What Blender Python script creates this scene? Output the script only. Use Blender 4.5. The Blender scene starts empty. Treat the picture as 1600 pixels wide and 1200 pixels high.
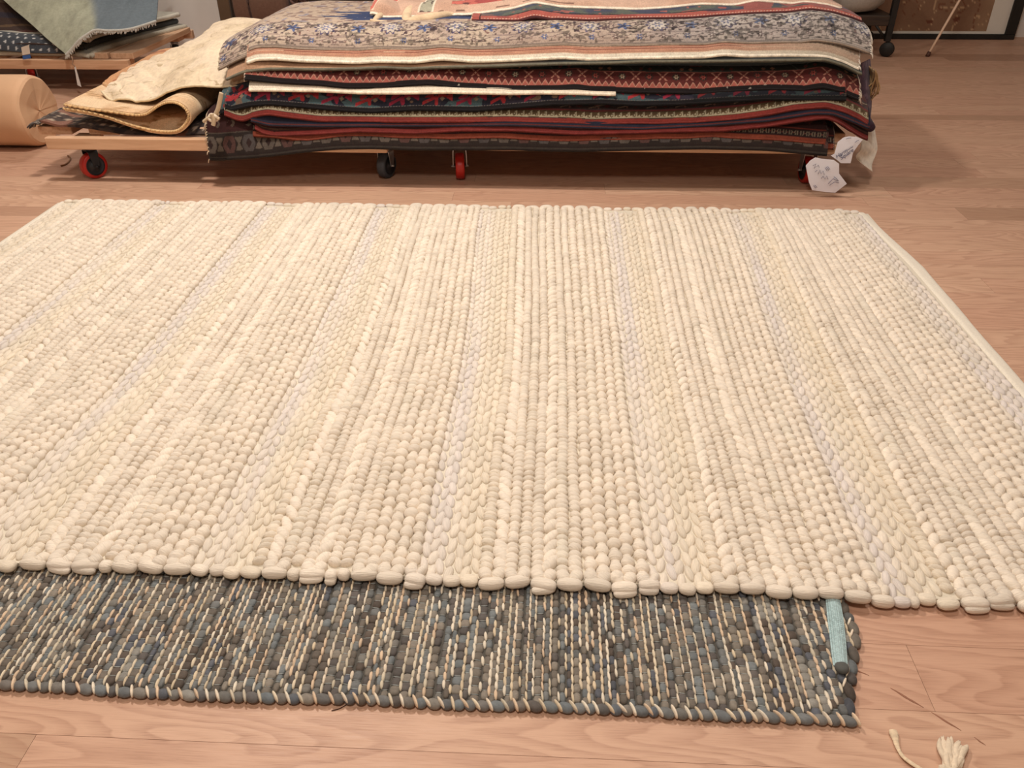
import bpy, math, random
import numpy as np
from mathutils import Matrix, Vector

random.seed(7)
RNG = np.random.default_rng(11)
scene = bpy.context.scene
COL = scene.collection

# ------------------------------------------------------------------ camera
cam_data = bpy.data.cameras.new('camera')
cam_data.sensor_fit = 'HORIZONTAL'
cam_data.sensor_width = 36.0
cam_data.lens = 36.0 * 1270.0 / 1600.0
cam_data.clip_start = 0.05
cam = bpy.data.objects.new('camera', cam_data)
COL.objects.link(cam)
cam.matrix_world = Matrix([[0.9987384, -0.0234438, 0.0444064, 0.0], [0.0500219, 0.5419525, -0.8389191, 0.0], [-0.0043987, 0.840082, 0.5424415, 1.32], [0, 0, 0, 1]])
scene.camera = cam

# ------------------------------------------------------------------ world, lamps, exposure
w = bpy.data.worlds.new('world'); scene.world = w
w.use_nodes = True
w.node_tree.nodes['Background'].inputs[0].default_value = (1.0, 0.97, 0.94, 1)
w.node_tree.nodes['Background'].inputs[1].default_value = 0.06

def lamp(name, loc, target, energy, size, color):
    l = bpy.data.lights.new(name, 'AREA'); l.shape = 'DISK'; l.size = size
    l.energy = energy; l.color = color
    o = bpy.data.objects.new(name, l); COL.objects.link(o)
    o.location = loc
    o.rotation_euler = (Vector(target) - Vector(loc)).to_track_quat('-Z', 'Y').to_euler()
    return o
WARM = (1.0, 0.945, 0.87)
lamp('ceiling_lamp', (-1.35, 3.3, 3.3), (-0.9, 2.6, 0), 150, 0.30, WARM)
lamp('ceiling_lamp', (0.9, 2.7, 3.3), (0.6, 2.6, 0), 54, 0.35, (1.0, 0.95, 0.89))
lamp('ceiling_lamp', (-0.3, 0.2, 3.3), (-0.3, 1.6, 0), 85, 0.6, WARM)
lamp('ceiling_lamp', (-3.0, 6.2, 3.3), (-2.6, 5.6, 0), 72, 0.5, (1.0, 0.95, 0.89))
lamp('ceiling_lamp', (2.4, 5.4, 3.3), (2.4, 5.6, 0), 30, 0.6, (1.0, 0.95, 0.89))
scene.view_settings.view_transform = 'Standard'
scene.view_settings.look = 'None'
scene.view_settings.gamma = 1.0
scene.view_settings.use_curve_mapping = False
scene.view_settings.exposure = -0.79

# ------------------------------------------------------------------ helpers
def lin(c):
    c = np.asarray(c, float) / 255.0
    return np.where(c <= 0.04045, c / 12.92, ((c + 0.055) / 1.055) ** 2.4)

def sstep(a, b, x):
    t = np.clip((np.asarray(x, float) - a) / (b - a), 0, 1)
    return t * t * (3 - 2 * t)

def hash2(i, j, seed=0):
    n = (i.astype(np.int64) * 374761393 + j.astype(np.int64) * 668265263 + seed * 974711) & 0x7fffffff
    n = ((n ^ (n >> 13)) * 1274126177) & 0x7fffffff
    return ((n ^ (n >> 16)) & 0xffff) / 65535.0

def vnoise(x, y, seed=0):
    x = np.asarray(x, float); y = np.asarray(y, float)
    x, y = np.broadcast_arrays(x, y)
    i = np.floor(x); j = np.floor(y); fx = x - i; fy = y - j
    fx = fx * fx * (3 - 2 * fx); fy = fy * fy * (3 - 2 * fy)
    a = hash2(i, j, seed); b = hash2(i + 1, j, seed); c = hash2(i, j + 1, seed); d = hash2(i + 1, j + 1, seed)
    return a + (b - a) * fx + (c - a) * fy + (a - b - c + d) * fx * fy

def fbm(x, y, seed=0, octs=3):
    t = 0; amp = 0.5
    for k in range(octs):
        t = t + amp * vnoise(np.asarray(x) * 2 ** k, np.asarray(y) * 2 ** k, seed + k * 17); amp *= 0.5
    return t / (1 - 0.5 ** octs)

def np_mesh(name, V, quads=None, tris=None, mat=None, parent=None, uv=None, col=None, smooth=True):
    V = np.ascontiguousarray(V, np.float32)
    idx = []; tot = []
    if quads is not None and len(quads):
        q = np.asarray(quads, np.int32); idx.append(q.ravel()); tot.append(np.full(len(q), 4, np.int32))
    if tris is not None and len(tris):
        t = np.asarray(tris, np.int32); idx.append(t.ravel()); tot.append(np.full(len(t), 3, np.int32))
    idx = np.concatenate(idx); tot = np.concatenate(tot)
    start = np.concatenate([[0], np.cumsum(tot)[:-1]]).astype(np.int32)
    me = bpy.data.meshes.new(name)
    me.vertices.add(len(V)); me.vertices.foreach_set('co', V.ravel())
    me.loops.add(len(idx)); me.loops.foreach_set('vertex_index', idx)
    me.polygons.add(len(tot)); me.polygons.foreach_set('loop_start', start)
    me.polygons.foreach_set('use_smooth', np.full(len(tot), smooth))
    me.update(calc_edges=True)
    if uv is not None:
        l = me.uv_layers.new(name='UVMap')
        l.data.foreach_set('uv', np.ascontiguousarray(np.asarray(uv, np.float32)[idx]).ravel())
    if col is not None:
        c = np.ones((len(V), 4), np.float32); c[:, :3] = col
        a = me.color_attributes.new('Col', 'FLOAT_COLOR', 'POINT')
        a.data.foreach_set('color', c.ravel())
    me.validate()
    if mat: me.materials.append(mat)
    o = bpy.data.objects.new(name, me); COL.objects.link(o)
    if parent:
        o.parent = parent
        o.matrix_parent_inverse = Matrix.Translation(-Vector(parent.location))
    return o

class MB:
    """collects shapes; build() links them as one mesh"""
    def __init__(s): s.V = []; s.Q = []; s.T = []; s.C = []; s.n = 0
    def add(s, V, Q=None, T=None, col=(1, 1, 1)):
        V = np.asarray(V, float).reshape(-1, 3); s.V.append(V)
        if Q is not None and len(Q): s.Q.append(np.asarray(Q, int) + s.n)
        if T is not None and len(T): s.T.append(np.asarray(T, int) + s.n)
        c = np.asarray(col, float)
        s.C.append(np.broadcast_to(c, (len(V), 3)) if c.ndim == 1 else c)
        s.n += len(V); return s
    def box(s, lo, hi, bevel=0.003, rot=0, piv=None, col=(1, 1, 1)):
        lo = np.array(lo, float); hi = np.array(hi, float)
        b = min(bevel, *((hi - lo) * 0.45))
        V = []; key = {}
        for cx in (0, 1):
            for cy in (0, 1):
                for cz in (0, 1):
                    cn = np.where([cx, cy, cz], hi, lo); sg = np.where([cx, cy, cz], -1, 1)
                    for ax in range(3):
                        p = cn + sg * b; p[ax] = cn[ax]
                        key[(cx, cy, cz, ax)] = len(V); V.append(p)
        Q = []; T = []
        for ax in range(3):
            o1, o2 = (ax + 1) % 3, (ax + 2) % 3
            for side in (0, 1):
                f = []
                for a, bb in ((0, 0), (1, 0), (1, 1), (0, 1)):
                    c = [0, 0, 0]; c[ax] = side; c[o1] = a; c[o2] = bb
                    f.append(key[tuple(c) + (ax,)])
                Q.append(f if side else f[::-1])
            for a in (0, 1):
                for bb in (0, 1):
                    f = []
                    c = [0, 0, 0]; c[o1] = a; c[o2] = bb
                    c0 = list(c); c1 = list(c); c1[ax] = 1
                    f = [key[tuple(c0) + (o1,)], key[tuple(c1) + (o1,)], key[tuple(c1) + (o2,)], key[tuple(c0) + (o2,)]]
                    Q.append(f if (a ^ bb) else f[::-1])
        for cx in (0, 1):
            for cy in (0, 1):
                for cz in (0, 1):
                    f = [key[(cx, cy, cz, k)] for k in range(3)]
                    T.append(f if (cx + cy + cz) % 2 else f[::-1])
        V = np.array(V)
        if rot:
            pv = (lo + hi) / 2 if piv is None else np.array(piv, float)
            c_, s_ = math.cos(rot), math.sin(rot)
            d = V - pv
            V = np.stack([pv[0] + d[:, 0] * c_ - d[:, 1] * s_, pv[1] + d[:, 0] * s_ + d[:, 1] * c_, V[:, 2]], 1)
        return s.add(V, Q, T, col)
    def tube(s, pts, r, ns=8, col=(1, 1, 1), flat=1.0):
        P = np.asarray(pts, float); n = len(P)
        r = np.broadcast_to(np.asarray(r, float), (n,))
        Tn = np.gradient(P, axis=0); Tn /= np.linalg.norm(Tn, axis=1)[:, None] + 1e-12
        ref = np.array([0, 0, 1.0]) if abs(Tn[:, 2]).mean() < 0.8 else np.array([0, 1.0, 0])
        A = np.cross(Tn, ref); A /= np.linalg.norm(A, axis=1)[:, None] + 1e-12
        B = np.cross(A, Tn)
        a = np.arange(ns) / ns * 2 * np.pi
        V = P[:, None, :] + r[:, None, None] * (A[:, None, :] * np.cos(a)[None, :, None] + flat * B[:, None, :] * np.sin(a)[None, :, None])
        V = V.reshape(-1, 3)
        i = np.arange(n - 1)[:, None]; j = np.arange(ns)[None, :]; jn = (j + 1) % ns
        Q = np.stack([i * ns + j, i * ns + jn, (i + 1) * ns + jn, (i + 1) * ns + j], -1).reshape(-1, 4)
        V = np.concatenate([V, P[:1], P[-1:]])
        jj = np.arange(ns)
        T = np.concatenate([np.stack([np.full(ns, n * ns), (jj + 1) % ns, jj], 1),
                            np.stack([np.full(ns, n * ns + 1), (n - 1) * ns + jj, (n - 1) * ns + (jj + 1) % ns], 1)])
        c = np.asarray(col, float)
        if c.ndim == 2: c = np.concatenate([np.repeat(c, ns, 0), c[:1], c[-1:]])
        return s.add(V, Q, T, c)
    def lathe(s, prof, origin, axis=(0, 0, 1), ns=28, col=(1, 1, 1)):
        ax = np.array(axis, float); ax /= np.linalg.norm(ax)
        ref = np.array([0, 0, 1.0]) if abs(ax[2]) < 0.9 else np.array([1.0, 0, 0])
        A = np.cross(ax, ref); A /= np.linalg.norm(A); B = np.cross(ax, A)
        pr = np.array(prof, float); n = len(pr); a = np.arange(ns) / ns * 2 * np.pi
        V = np.array(origin, float) + pr[:, 1][:, None, None] * ax + pr[:, 0][:, None, None] * (A * np.cos(a)[None, :, None] + B * np.sin(a)[None, :, None])
        i = np.arange(n - 1)[:, None]; j = np.arange(ns)[None, :]; jn = (j + 1) % ns
        Q = np.stack([i * ns + j, i * ns + jn, (i + 1) * ns + jn, (i + 1) * ns + j], -1).reshape(-1, 4)
        return s.add(V.reshape(-1, 3), Q, None, col)
    def grid(s, P, col=(1, 1, 1), flip=False):
        P = np.asarray(P, float); n, m = P.shape[:2]
        i = np.arange(n - 1)[:, None]; j = np.arange(m - 1)[None, :]
        Q = np.stack([i * m + j, (i + 1) * m + j, (i + 1) * m + j + 1, i * m + j + 1], -1).reshape(-1, 4)
        if flip: Q = Q[:, ::-1]
        c = np.asarray(col, float)
        if c.ndim == 3: c = c.reshape(-1, 3)
        return s.add(P.reshape(-1, 3), Q, None, c)
    def slab(s, P, th, col=(1, 1, 1)):
        """closed sheet: top grid P (n,m,3) and a copy lowered by th along the surface normal"""
        P = np.asarray(P, float)
        N = np.cross(np.gradient(P, axis=0), np.gradient(P, axis=1)); N /= np.linalg.norm(N, axis=2)[..., None] + 1e-9
        if N[..., 2].mean() < 0: N = -N
        B = P - N * np.asarray(th)[..., None] if np.ndim(th) else P - N * th
        up = np.cross(P[1, 0] - P[0, 0], P[0, 1] - P[0, 0])[2] > 0
        s.grid(P, col, flip=not up); s.grid(B, col, flip=up)
        c = np.asarray(col, float)
        for a, b, e in ((P[0], B[0], 0), (P[-1], B[-1], 1), (P[:, 0], B[:, 0], 2), (P[:, -1], B[:, -1], 3)):
            cc = c
            if c.ndim == 3: cc = np.stack([[c[0], c[-1], c[:, 0], c[:, -1]][e]] * 2)
            s.grid(np.stack([a, b]), cc, flip=False)
        return s
    def build(s, name, mat=None, parent=None, smooth=True, uv=None):
        return np_mesh(name, np.concatenate(s.V), np.concatenate(s.Q) if s.Q else None, np.concatenate(s.T) if s.T else None,
                       mat, parent, uv, np.concatenate(s.C), smooth)

def empty(name, loc=(0, 0, 0)):
    o = bpy.data.objects.new(name, None); COL.objects.link(o); o.location = loc
    o.empty_display_size = 0.05
    return o
def tag(o, label=None, cat=None, group=None, kind=None):
    if label: o['label'] = label
    if cat: o['category'] = cat
    if group: o['group'] = group
    if kind: o['kind'] = kind
    return o
def structure(o): o['kind'] = 'structure'; return o

def cubic_grid(ctrl, n, m):
    """Catmull-Rom refinement of a small control net of points"""
    def refine(A, k):
        A = np.asarray(A, float); N = len(A)
        t = np.linspace(0, N - 1 - 1e-9, k); i = np.floor(t).astype(int); f = (t - i)
        f = f.reshape((-1,) + (1,) * (A.ndim - 1))
        p0 = A[np.clip(i - 1, 0, N - 1)]; p1 = A[i]; p2 = A[np.clip(i + 1, 0, N - 1)]; p3 = A[np.clip(i + 2, 0, N - 1)]
        return 0.5 * (2 * p1 + (p2 - p0) * f + (2 * p0 - 5 * p1 + 4 * p2 - p3) * f ** 2 + (3 * p1 - p0 - 3 * p2 + p3) * f ** 3)
    A = refine(ctrl, n)
    return np.swapaxes(refine(np.swapaxes(A, 0, 1), m), 0, 1)

# ------------------------------------------------------------------ materials
class NT:
    def __init__(s, name):
        s.m = bpy.data.materials.new(name); s.m.use_nodes = True
        s.t = s.m.node_tree; s.b = s.t.nodes['Principled BSDF']
    def n(s, typ, **kw):
        x = s.t.nodes.new(typ)
        for k, v in kw.items(): setattr(x, k, v)
        return x
    def l(s, a, b): s.t.links.new(a, b)
    def val(s, sock, v):
        if hasattr(v, 'is_output'): s.l(v, sock)
        else: sock.default_value = v
    def math(s, op, a, b=0.0, c=None):
        x = s.n('ShaderNodeMath', operation=op)
        s.val(x.inputs[0], a); s.val(x.inputs[1], b)
        if c is not None: s.val(x.inputs[2], c)
        return x.outputs[0]
    def mix(s, fac, a, b, blend='MIX'):
        x = s.n('ShaderNodeMix', data_type='RGBA', blend_type=blend)
        s.val(x.inputs[0], fac)
        for sock, v in ((x.inputs[6], a), (x.inputs[7], b)):
            if hasattr(v, 'is_output'): s.l(v, sock)
            else: sock.default_value = tuple(v) + ((1,) if len(v) == 3 else ())
        return x.outputs[2]
    def noise(s, vec, scale, detail=2.0, rough=0.5, dist=0.0):
        x = s.n('ShaderNodeTexNoise'); 
        if vec is not None: s.l(vec, x.inputs['Vector'])
        x.inputs['Scale'].default_value = scale; x.inputs['Detail'].default_value = detail
        x.inputs['Roughness'].default_value = rough; x.inputs['Distortion'].default_value = dist
        return x.outputs[0]
    def comb(s, x, y, z=0.0):
        c = s.n('ShaderNodeCombineXYZ')
        for k, v in zip(c.inputs, (x, y, z)): s.val(k, v)
        return c.outputs[0]
    def range(s, v, a, b, c=0.0, d=1.0):
        x = s.n('ShaderNodeMapRange'); s.l(v, x.inputs[0])
        for k, q in zip((1, 2, 3, 4), (a, b, c, d)): x.inputs[k].default_value = q
        return x.outputs[0]
    def bump(s, h, strength, dist):
        x = s.n('ShaderNodeBump'); s.l(h, x.inputs['Height'])
        x.inputs['Strength'].default_value = strength; x.inputs['Distance'].default_value = dist
        s.l(x.outputs[0], s.b.inputs['Normal'])
    def obj(s): return s.n('ShaderNodeTexCoord').outputs['Object']
    def col(s): 
        return s.n('ShaderNodeAttribute', attribute_name='Col').outputs['Color']

def L3(c): return tuple(float(x) for x in lin(c))

def mat_plain(name, rgb, rough=0.6, metal=0.0, vary=0.15, scale=20, bump=0.0, bscale=60, sheen=0.0):
    k = NT(name); o = k.obj()
    nz = k.noise(o, scale, 4, 0.6)
    f = k.range(nz, 0.25, 0.75, 1 - vary, 1 + vary)
    c = k.mix(1.0, L3(rgb), k.comb(f, f, f), 'MULTIPLY')
    k.l(c, k.b.inputs['Base Color'])
    k.b.inputs['Roughness'].default_value = rough; k.b.inputs['Metallic'].default_value = metal
    k.b.inputs['Sheen Weight'].default_value = sheen
    if bump: k.bump(k.noise(o, bscale, 4, 0.6), bump, 0.004)
    return k.m

def mat_vcol(name, rough=0.9, vary=0.2, scale=90, bump=0.4, bscale=400, sheen=0.15, bdist=0.002):
    k = NT(name); o = k.obj()
    f = k.range(k.noise(o, scale, 3, 0.6), 0.25, 0.75, 1 - vary, 1 + vary)
    c = k.mix(1.0, k.col(), k.comb(f, f, f), 'MULTIPLY')
    k.l(c, k.b.inputs['Base Color'])
    k.b.inputs['Roughness'].default_value = rough
    k.b.inputs['Specular IOR Level'].default_value = 0.2
    k.b.inputs['Sheen Weight'].default_value = sheen
    if bump: k.bump(k.noise(o, bscale, 2, 0.6), bump, bdist)
    return k.m

def mat_yarn(name, rough=0.9, su=14.0, sv=1.6, bump=0.9, bdist=0.003, vary=0.13, sheen=0.2, spec=0.15):
    """spun wool: fine strands running along each lobe (UV)"""
    k = NT(name)
    uv = k.n('ShaderNodeUVMap').outputs[0]
    sp = k.n('ShaderNodeSeparateXYZ'); k.l(uv, sp.inputs[0])
    v = k.comb(k.math('MULTIPLY', sp.outputs[0], su), k.math('MULTIPLY', sp.outputs[1], sv))
    nz = k.noise(v, 1.0, 3, 0.65)
    f = k.range(nz, 0.25, 0.75, 1 - vary, 1 + vary)
    k.l(k.mix(1.0, k.col(), k.comb(f, f, f), 'MULTIPLY'), k.b.inputs['Base Color'])
    k.b.inputs['Roughness'].default_value = rough
    k.b.inputs['Specular IOR Level'].default_value = spec
    k.b.inputs['Sheen Weight'].default_value = sheen
    k.bump(nz, bump, bdist)
    return k.m

def mat_wood(name, light, dark, rough=0.55, axis=0, scale=1.0):
    k = NT(name); o = k.obj()
    sp = k.n('ShaderNodeSeparateXYZ'); k.l(o, sp.inputs[0])
    q = [k.math('MULTIPLY', sp.outputs[i], (3.0 if i == axis else 45.0) * scale) for i in range(3)]
    nz = k.noise(k.comb(*q), 1.0, 4, 0.6, 0.4)
    k.l(k.mix(k.range(nz, 0.35, 0.7), L3(light), L3(dark)), k.b.inputs['Base Color'])
    k.b.inputs['Roughness'].default_value = rough
    k.bump(nz, 0.15, 0.002)
    return k.m

def floor_material():
    k = NT('oak_floor')
    uv = k.n('ShaderNodeUVMap').outputs[0]
    sp = k.n('ShaderNodeSeparateXYZ'); k.l(uv, sp.inputs[0])
    u, v = sp.outputs[0], sp.outputs[1]
    cs = k.n('ShaderNodeSeparateColor'); k.l(k.col(), cs.inputs[0])
    r, g, b = cs.outputs[0], cs.outputs[1], cs.outputs[2]
    ro = k.math('MULTIPLY', r, 40.0); go = k.math('MULTIPLY', g, 31.0)
    # annual rings: contours of a field stretched along the plank, giving cathedral figures
    f1 = k.noise(k.comb(k.math('ADD', k.math('MULTIPLY', u, 1.7), ro), k.math('ADD', k.math('MULTIPLY', v, 9.0), go), k.math('MULTIPLY', b, 9.0)), 1.0, 1.5, 0.4)
    f2 = k.noise(k.comb(k.math('ADD', k.math('MULTIPLY', u, 9.0), go), k.math('MULTIPLY', v, 40.0), 3.0), 1.0, 2, 0.5)
    fld = k.math('ADD', k.math('MULTIPLY', f1, 14.0), k.math('MULTIPLY', v, k.math('MULTIPLY_ADD', b, 40.0, 8.0)))
    fld = k.math('ADD', fld, k.math('MULTIPLY', f2, 0.7))
    saw = k.math('FRACT', fld)
    ring = k.math('MULTIPLY', k.range(saw, 0.25, 0.88), k.range(saw, 1.0, 0.9))
    pores = k.noise(k.comb(k.math('ADD', k.math('MULTIPLY', u, 14.0), ro), k.math('MULTIPLY', v, 520.0), 0.0), 1.0, 3, 0.6)
    pm = k.range(pores, 0.48, 0.78)
    blotch = k.noise(k.comb(k.math('ADD', k.math('MULTIPLY', u, 2.2), go), k.math('MULTIPLY', v, 12.0), r), 1.0, 2, 0.5)
    base = k.mix(g, L3((208, 168, 140)), L3((200, 156, 130)))
    base = k.mix(k.range(b, 0.86, 0.95, 0.0, 0.45), base, L3((140, 104, 78)))
    base = k.mix(k.math('MULTIPLY', k.range(blotch, 0.45, 0.8), 0.35), base, L3((178, 134, 108)))
    c = k.mix(k.math('MULTIPLY', ring, 0.33), base, L3((158, 112, 88)))
    c = k.mix(k.math('MULTIPLY', pm, k.math('MULTIPLY_ADD', ring, 0.34, 0.22)), c, L3((130, 90, 68)))
    k.l(c, k.b.inputs['Base Color'])
    k.l(k.range(pores, 0.3, 0.8, 0.42, 0.6), k.b.inputs['Roughness'])
    k.b.inputs['Specular IOR Level'].default_value = 0.35
    k.bump(k.math('ADD', k.math('MULTIPLY', pm, -1.0), k.math('MULTIPLY', ring, -0.4)), 0.12, 0.001)
    return k.m

M = {}
M['floor'] = floor_material()
M['gap'] = mat_plain('floor_gap', (70, 44, 30), 0.9)
M['wall'] = mat_plain('white_paint', (232, 225, 217), 0.7, vary=0.03, scale=3, bump=0.05)
M['ceiling'] = mat_plain('ceiling_paint', (190, 180, 168), 0.8, vary=0.03)
M['wool'] = mat_yarn('cream_wool')
M['wool_back'] = mat_vcol('wool_backing', 0.95, 0.1, 200, 0.4, 500)
M['leather'] = mat_yarn('rag_weave', 0.72, 3.0, 3.0, 0.5, 0.0015, 0.22, 0.1, 0.3)
M['jute'] = mat_yarn('jute_yarn', 0.9, 10.0, 2.0, 0.7, 0.001, 0.15, 0.1)
M['rug'] = mat_vcol('wool_pile', 0.95, 0.22, 160, 0.5, 420, 0.1)
M['fringe'] = mat_vcol('cotton_fringe', 0.95, 0.15, 120, 0.4, 500)
M['cloth'] = mat_vcol('soft_cloth', 0.95, 0.14, 60, 0.4, 300)
M['pine'] = mat_wood('pine_board', (226, 184, 148), (202, 156, 120), 0.6, 0)
M['pine_side'] = mat_wood('pine_board_side', (226, 184, 148), (202, 156, 120), 0.6, 1)
M['red_rubber'] = mat_plain('red_urethane', (176, 34, 24), 0.4, vary=0.06)
M['black_plastic'] = mat_plain('black_plastic', (30, 34, 40), 0.45, vary=0.1)
M['dark_rubber'] = mat_plain('dark_rubber', (62, 66, 72), 0.6, vary=0.1)
M['steel'] = mat_plain('zinc_steel', (190, 192, 195), 0.35, 0.9, 0.08)
M['kraft'] = mat_plain('kraft_paper', (218, 174, 136), 0.75, vary=0.05, scale=6, bump=0.25, bscale=14)
M['iron'] = mat_plain('black_iron', (40, 36, 32), 0.6, 0.3, 0.2)
M['darkwood'] = mat_wood('dark_wood', (66, 50, 38), (44, 32, 24), 0.6, 0)
M['paper'] = mat_plain('white_paper', (232, 230, 236), 0.8, vary=0.03, scale=8)
M['ink'] = mat_plain('blue_ink', (70, 74, 110), 0.8, vary=0.05)
M['matboard'] = mat_plain('white_mat', (225, 218, 205), 0.85, vary=0.02)
M['brass'] = mat_plain('pale_wood_pole', (232, 196, 166), 0.4, vary=0.05)
M['wicker'] = mat_plain('grey_felt', (188, 182, 172), 0.95, vary=0.12, scale=40, bump=0.5, bscale=90)
M['vcol'] = mat_vcol('painted_detail', 0.85, 0.06, 40, 0.0)

# ------------------------------------------------------------------ room shell
def build_floor():
    widths = [0.123, 0.151, 0.123, 0.148, 0.112]
    edges = [0.843]
    y = 0.843; k = 0
    seq = [0.123, 0.151]
    while y < 8.4:
        y += seq[k % 2] if k < 2 else widths[(k * 7 + k // 3) % 5]; edges.append(y); k += 1
    lo = [0.843]
    while lo[-1] > -1.6:
        lo.append(lo[-1] - (0.135 if len(lo) % 2 else 0.155))
    edges = lo[:0:-1] + edges
    V = []; Q = []; UV = []; C = []
    fixed = {0.966: 0.725, 0.720: None, 3.41: 1.80, 2.624: 1.60}
    for a, b in zip(edges[:-1], edges[1:]):
        x = -6.2 - random.random() * 1.4
        joints = [x]
        while x < 6.2:
            x += random.uniform(0.9, 2.0); joints.append(x)
        for yy, xx in ((0.966, 0.725), (0.70, -0.905), (2.70, 1.60), (3.46, 1.80)):
            if a - 0.01 <= yy + 0.012 < b and abs(a - yy) < 0.09:
                j = int(np.argmin([abs(q - xx) for q in joints])); joints[j] = xx
        for lo_, hi_, ra, rb in ((0.83, 0.85, -1.2, 1.1), (0.67, 0.72, -0.85, 1.1), (0.95, 0.98, -1.2, 0.7), (0.95, 0.98, 0.75, 1.3), (1.1, 1.13, 0.4, 1.3)):
            if lo_ < a < hi_: joints = [q for q in joints if not ra < q < rb]
        joints = sorted(joints)
        for x0, x1 in zip(joints[:-1], joints[1:]):
            if x1 - x0 < 0.02: continue
            c = RNG.random(3)
            if a <= 3.46 < b and x0 > 1.7 and x0 < 1.9: c[2] = 0.97
            if a <= 0.9 < b: c = np.array([0.37, 0.35, 0.12])
            if a <= 1.04 < b and x0 > 0.7 and x0 < 0.75: c = np.array([0.61, 0.9, 0.05])
            if a <= 1.17 < b: c[2] = 0.80
            g = 0.0004; n = len(V); d = 0.0025
            vc = random.uniform(-0.1, 0.1)
            for (xx, yy, zz) in ((x0 + g, a + g, 0), (x1 - g, a + g, 0), (x1 - g, b - g, 0), (x0 + g, b - g, 0),
                                 (x0 + g, a + g, -d), (x1 - g, a + g, -d), (x1 - g, b - g, -d), (x0 + g, b - g, -d)):
                V.append((xx, yy, zz)); UV.append((xx - x0, yy - a + vc)); C.append(c)
            Q += [(n, n + 1, n + 2, n + 3), (n + 4, n + 5, n + 1, n), (n + 5, n + 6, n + 2, n + 1), (n + 6, n + 7, n + 3, n + 2), (n + 7, n + 4, n, n + 3)]
    f = np_mesh('floor', V, Q, None, M['floor'], None, UV, C, smooth=False)
    structure(f)
    m = MB(); m.box((-6.4, -1.8, -0.06), (6.4, 8.45, -0.0024), 0.001)
    m.build('subfloor', M['gap'], f, smooth=False)
    # dark scuff marks running diagonally over the boards near the fallen string
    for pts, r in (([(0.5914, 1.0615, 0), (0.6105, 1.052, 0), (0.6285, 1.0396, 0)], 0.0016), ([(0.6597, 1.0138, 0), (0.6812, 0.9938, 0), (0.7064, 0.9732, 0)], 0.0022),
                   ([(0.7169, 0.9643, 0), (0.7371, 0.948, 0), (0.7564, 0.9282, 0)], 0.0018), ([(0.7739, 0.9164, 0), (0.7809, 0.9092, 0), (0.7873, 0.9008, 0)], 0.0013)):
        m = MB(); p = np.array(pts); p = np.array([p[0] + (p[-1] - p[0]) * t + np.array([0, 0.0006 * math.sin(9 * t), 0.0002]) for t in np.linspace(0, 1, 14)])
        m.tube(p, np.array([r * (0.3 + math.sin(math.pi * t) * random.uniform(0.6, 1.0)) for t in np.linspace(0, 1, 14)]), 6, flat=0.16)
        o = m.build('scuff_mark', M['scuff'], f)
M['scuff'] = mat_plain('dark_scuff', (150, 102, 78), 0.8)
build_floor()

def shell(name, lo, hi, mat):
    m = MB(); m.box(lo, hi, 0.001); return structure(m.build(name, mat, smooth=False))
shell('wall_back', (-6.4, 7.8, 0), (6.4, 8.0, 3.4), M['wall'])
shell('wall_left_return', (-6.25, 6.95, 0), (-2.64, 7.8, 3.4), M['wall'])
shell('wall_left', (-6.4, -1.8, 0), (-6.25, 7.8, 3.4), M['wall'])
shell('wall_right', (6.25, -1.8, 0), (6.4, 7.8, 3.4), M['wall'])
shell('wall_front', (-6.25, -1.8, 0), (6.25, -1.65, 3.4), M['wall'])
shell('ceiling', (-6.4, -1.8, 3.4), (6.4, 8.45, 3.5), M['ceiling'])
shell('baseboard_back', (-2.64, 7.78, 0), (6.25, 7.8, 0.12), M['wall'])

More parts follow.
